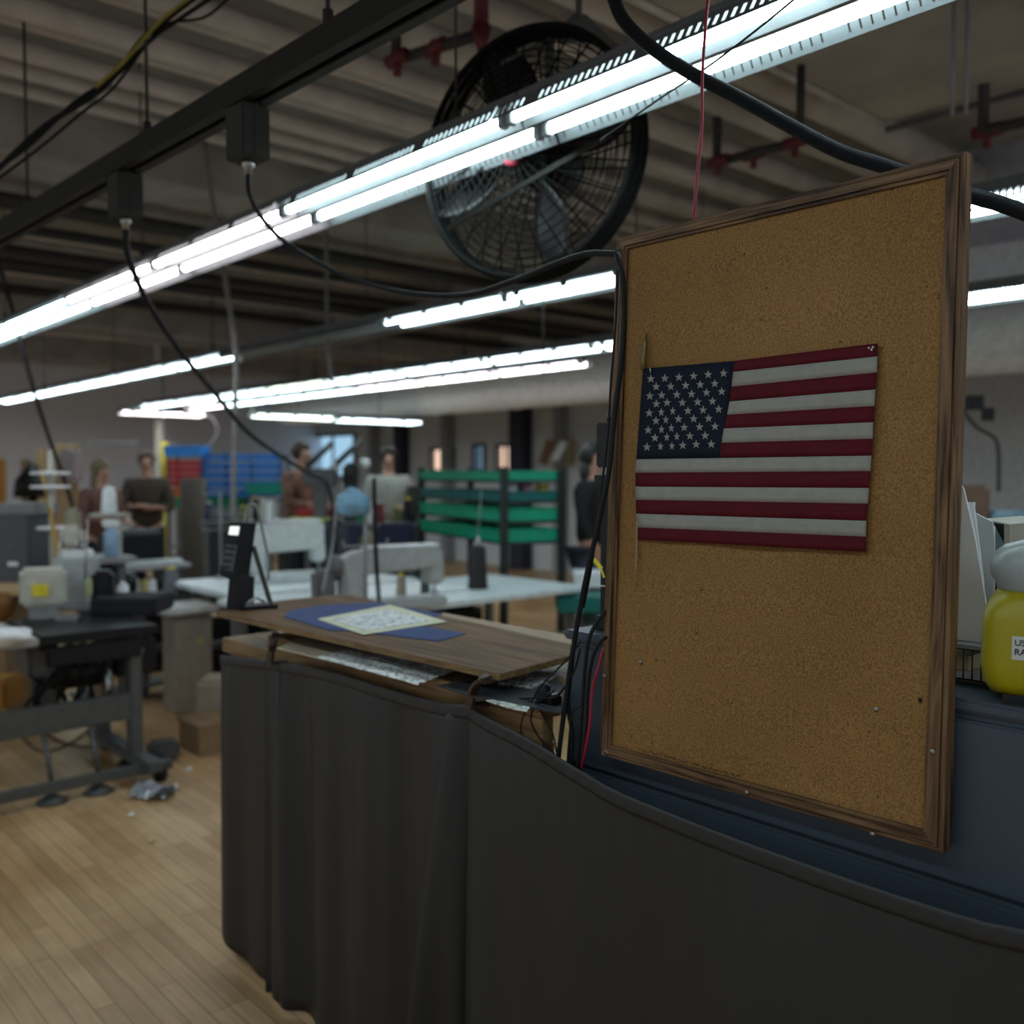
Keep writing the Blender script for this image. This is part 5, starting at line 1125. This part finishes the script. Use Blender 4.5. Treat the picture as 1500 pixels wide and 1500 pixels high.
# ================================================================== PEOPLE
def person(label, px, t_, face, H, top, legs, hair, arms, seated=False, hairlong=False, lean=0, apron=None):
    """face = heading angle of the body; arms = (elbow, hand) pairs in local metres for left and right"""
    q_ = dep(px, 700, t_); root = thing('person', label, 'person', (q_.x, q_.y, 0), face, local=True)
    k = H/1.72; pz = .95 if not seated else .56
    J = {'pel': (0, 0, pz), 'sp': (0, -.02+lean*.3, pz+.2), 'ch': (0, -.02+lean*.8, pz+.42), 'nk': (0, -.01+lean, pz+.55), 'hd': (0, -.02+lean*1.1, pz+.64), 'hm': (0, -.015+lean*1.15, pz+.70), 'ht': (0, 0+lean*1.15, pz+.755)}
    def skin(name, V, E, R, m, par):
        me = bpy.data.meshes.new(name); me.from_pydata([tuple(c*k for c in v) for v in V], E, []); me.materials.append(m)
        o = bpy.data.objects.new(name, me); COL.objects.link(o); o.parent = par
        md = o.modifiers.new('skin', 'SKIN'); md.use_smooth_shade = True
        for i, r_ in enumerate(R): 
            rr = r_ if isinstance(r_, tuple) else (r_, r_); me.skin_vertices[0].data[i].radius = (rr[0]*k, rr[1]*k)
        me.skin_vertices[0].data[0].use_root = True
        o.modifiers.new('sub', 'SUBSURF').levels = 1; o.modifiers['sub'].render_levels = 1; return o
    V, E, R = [], [], []
    def add(v, r_, par=None):
        V.append(v); R.append(r_); i = len(V)-1
        if par is not None: E.append((par, i))
        return i
    def L(a, b_, f): return tuple(a[c]*(1-f)+b_[c]*f for c in range(3))
    pel = add(J['pel'], (.15, .11)); sp = add(J['sp'], (.125, .095), pel); ch = add(J['ch'], (.155, .105), sp); nk = add(J['nk'], .052, ch)
    h0 = add(J['hd'], (.06, .07), nk); h1 = add(J['hm'], (.076, .092), h0); h2 = add(J['ht'], (.062, .075), h1)
    add((J['hm'][0], J['hm'][1]-.105, J['hm'][2]-.03), .012, h1)      # nose
    legJ = []
    for s in (-1, 1):
        if seated: kn, an, to = (s*.13, -.42, .52), (s*.13, -.40, .10), (s*.13, -.56, .04)
        else: kn, an, to = (s*.11, -.02, .50), (s*.11, .02, .08), (s*.12, -.14, .035)
        hip = (s*.09, 0, pz-.07); a = add(hip, .085, pel); b_ = add(kn, .058, a); c_ = add(an, .036, b_); add(to, .032, c_); legJ.append((hip, kn, an, to))
    armJ = []
    for s, (el, ha) in zip((-1, 1), arms):
        sh_ = (s*.18, J['ch'][1], J['ch'][2]+.05); el = (el[0], el[1], el[2]+pz); ha = (ha[0], ha[1], ha[2]+pz)
        a = add(sh_, .055, ch); b_ = add(el, .040, a); c_ = add(ha, .028, b_); armJ.append((sh_, el, ha))
        d = Vector(ha)-Vector(el); d.normalize(); u, v = MB().frame(d); pm2 = add(tuple(Vector(ha)+d*.045), (.034, .018), c_)
        for f in range(4):
            o_ = u*(f-1.5)*.021; ln = (.062, .075, .07, .055)[f]; base = Vector(ha)+d*.075+o_
            i1 = add(tuple(base), .0095, pm2); i2 = add(tuple(base+d*ln*.5+v*.008), .0085, i1); add(tuple(base+d*ln+v*.022), .007, i2)
        i1 = add(tuple(Vector(ha)+d*.03+u*.045), .011, pm2); add(tuple(Vector(ha)+d*.07+u*.065+v*.01), .009, i1)
    body = skin('body', V, E, R, SKINM, root)
    # eyes, mouth
    hm = Vector(J['hm'])*k
    for s in (-1, 1): MB().sphere(hm+Vector((s*.032, -.088, .0))*k, .011*k, (1, .6, .7), 8).build('eye', EYEM, root)
    MB().sphere(hm+Vector((0, -.088, -.065))*k, .02*k, (1, .35, .25), 8).build('mouth', mat('lips', (.30, .10, .09), .5), root)
    # hair
    b = MB(); b.sphere(hm+Vector((0, .018, .035))*k, .100*k, (.92, 1.02, 1.0), 16)
    for v in b.bm.verts:
        if v.co.y < hm.y-.03*k and v.co.z < hm.z+.035*k: v.co.y = hm.y-.02*k
    if hairlong: b.sphere(hm+Vector((0, .05, -.10))*k, .085*k, (1, .7, 1.5), 12)
    b.build('hair', hair, root)
    # clothing
    V, E, R = [], [], []
    a0 = add((J['pel'][0], J['pel'][1], J['pel'][2]-.04), (.185, .15)); a1 = add(J['sp'], (.175, .145), a0); am = add(L(J['sp'], J['ch'], .55), (.185, .15), a1); a2 = add(J['ch'], (.20, .16), am); add((J['nk'][0], J['nk'][1], J['nk'][2]-.02), .085, a2)
    for (sh_, el, ha) in armJ: b1_ = add(sh_, .080, a2); c1_ = add(el, .058, b1_); add(L(el, ha, .85), .040, c1_)
    skin('sweater', V, E, R, top, root)
    V, E, R = [], [], []
    a0 = add(J['pel'], (.158, .122))
    for (hip, kn, an, to) in legJ: b1_ = add(hip, .098, a0); c1_ = add(kn, .072, b1_); add(L(kn, an, .92), .055, c1_)
    skin('trousers', V, E, R, legs, root)
    for (hip, kn, an, to) in legJ: MB().box((an[0]*k, (an[1]+to[1])/2*k, .04), (.09, .25, .078), bev=.02).build('shoe', BLACK, root)
    if apron: MB().box((0, (-.165+lean*.4)*k, (pz+.12)*k), (.26*k, .012, .42*k), bev=.004).build('apron', apron, root)
    return root
toC = lambda px: YAW*-1+math.atan((px-750)/FP)*-1   # heading that faces the camera
down = ((-.24, -.02, .25), (-.24, -.12, .02)), ((.24, -.02, .25), (.24, -.12, .02))
fwd = ((-.24, -.08, .22), (-.12, -.30, .20)), ((.24, -.08, .22), (.12, -.30, .20))
fold = ((-.25, -.10, .20), (.05, -.22, .22)), ((.25, -.10, .20), (-.05, -.24, .24))
BRN = mat('brown_sweater', (.055, .038, .028), .9); NVY = mat('navy_trousers', (.02, .025, .04), .8); JEA = mat('dark_jeans', (.05, .065, .10), .8)
WSH = mat('pale_shirt', (.38, .39, .36), .8); BLT = mat('black_top', (.010, .010, .012), .9); MAR = mat('brown_pattern_top', (.20, .10, .07), .8, noise=.6, nscale=12); MVT = mat('maroon_top', (.16, .07, .06), .8)
GRH = mat('dark_blond_hair', (.16, .12, .07), .7); SHV = mat('short_grey_brown_hair', (.14, .09, .07), .7)
person('person in a brown sweater standing with hands clasped, left of the red bins', 215, 9.8, toC(215), 1.66, BRN, NVY, SHV, fold)
person('person with curly dark blond hair bent towards the tall white thread cone', 140, 8.8, toC(140)+.7, 1.56, MVT, NVY, GRH, fwd, hairlong=True, lean=-.06)
person('person in a patterned brown top leaning to the right behind the white sewing machine', 434, 9.6, toC(432)+.9, 1.74, MAR, NVY, mat('dark_brown_hair', (.04, .022, .015), .6), fwd, lean=-.05)
person('person with short black hair in a pale shirt, looking down at a bench', 570, 9.8, toC(570), 1.69, WSH, NVY, HAIRB, fwd, lean=-.03, apron=None)
person('person in a black top and jeans standing sideways, left of the board', 866, 7.4, toC(866)+1.2, 1.66, BLT, JEA, HAIRB, down, hairlong=True)
for o in bpy.data.objects:
    if '_local' in o: del o['_local']
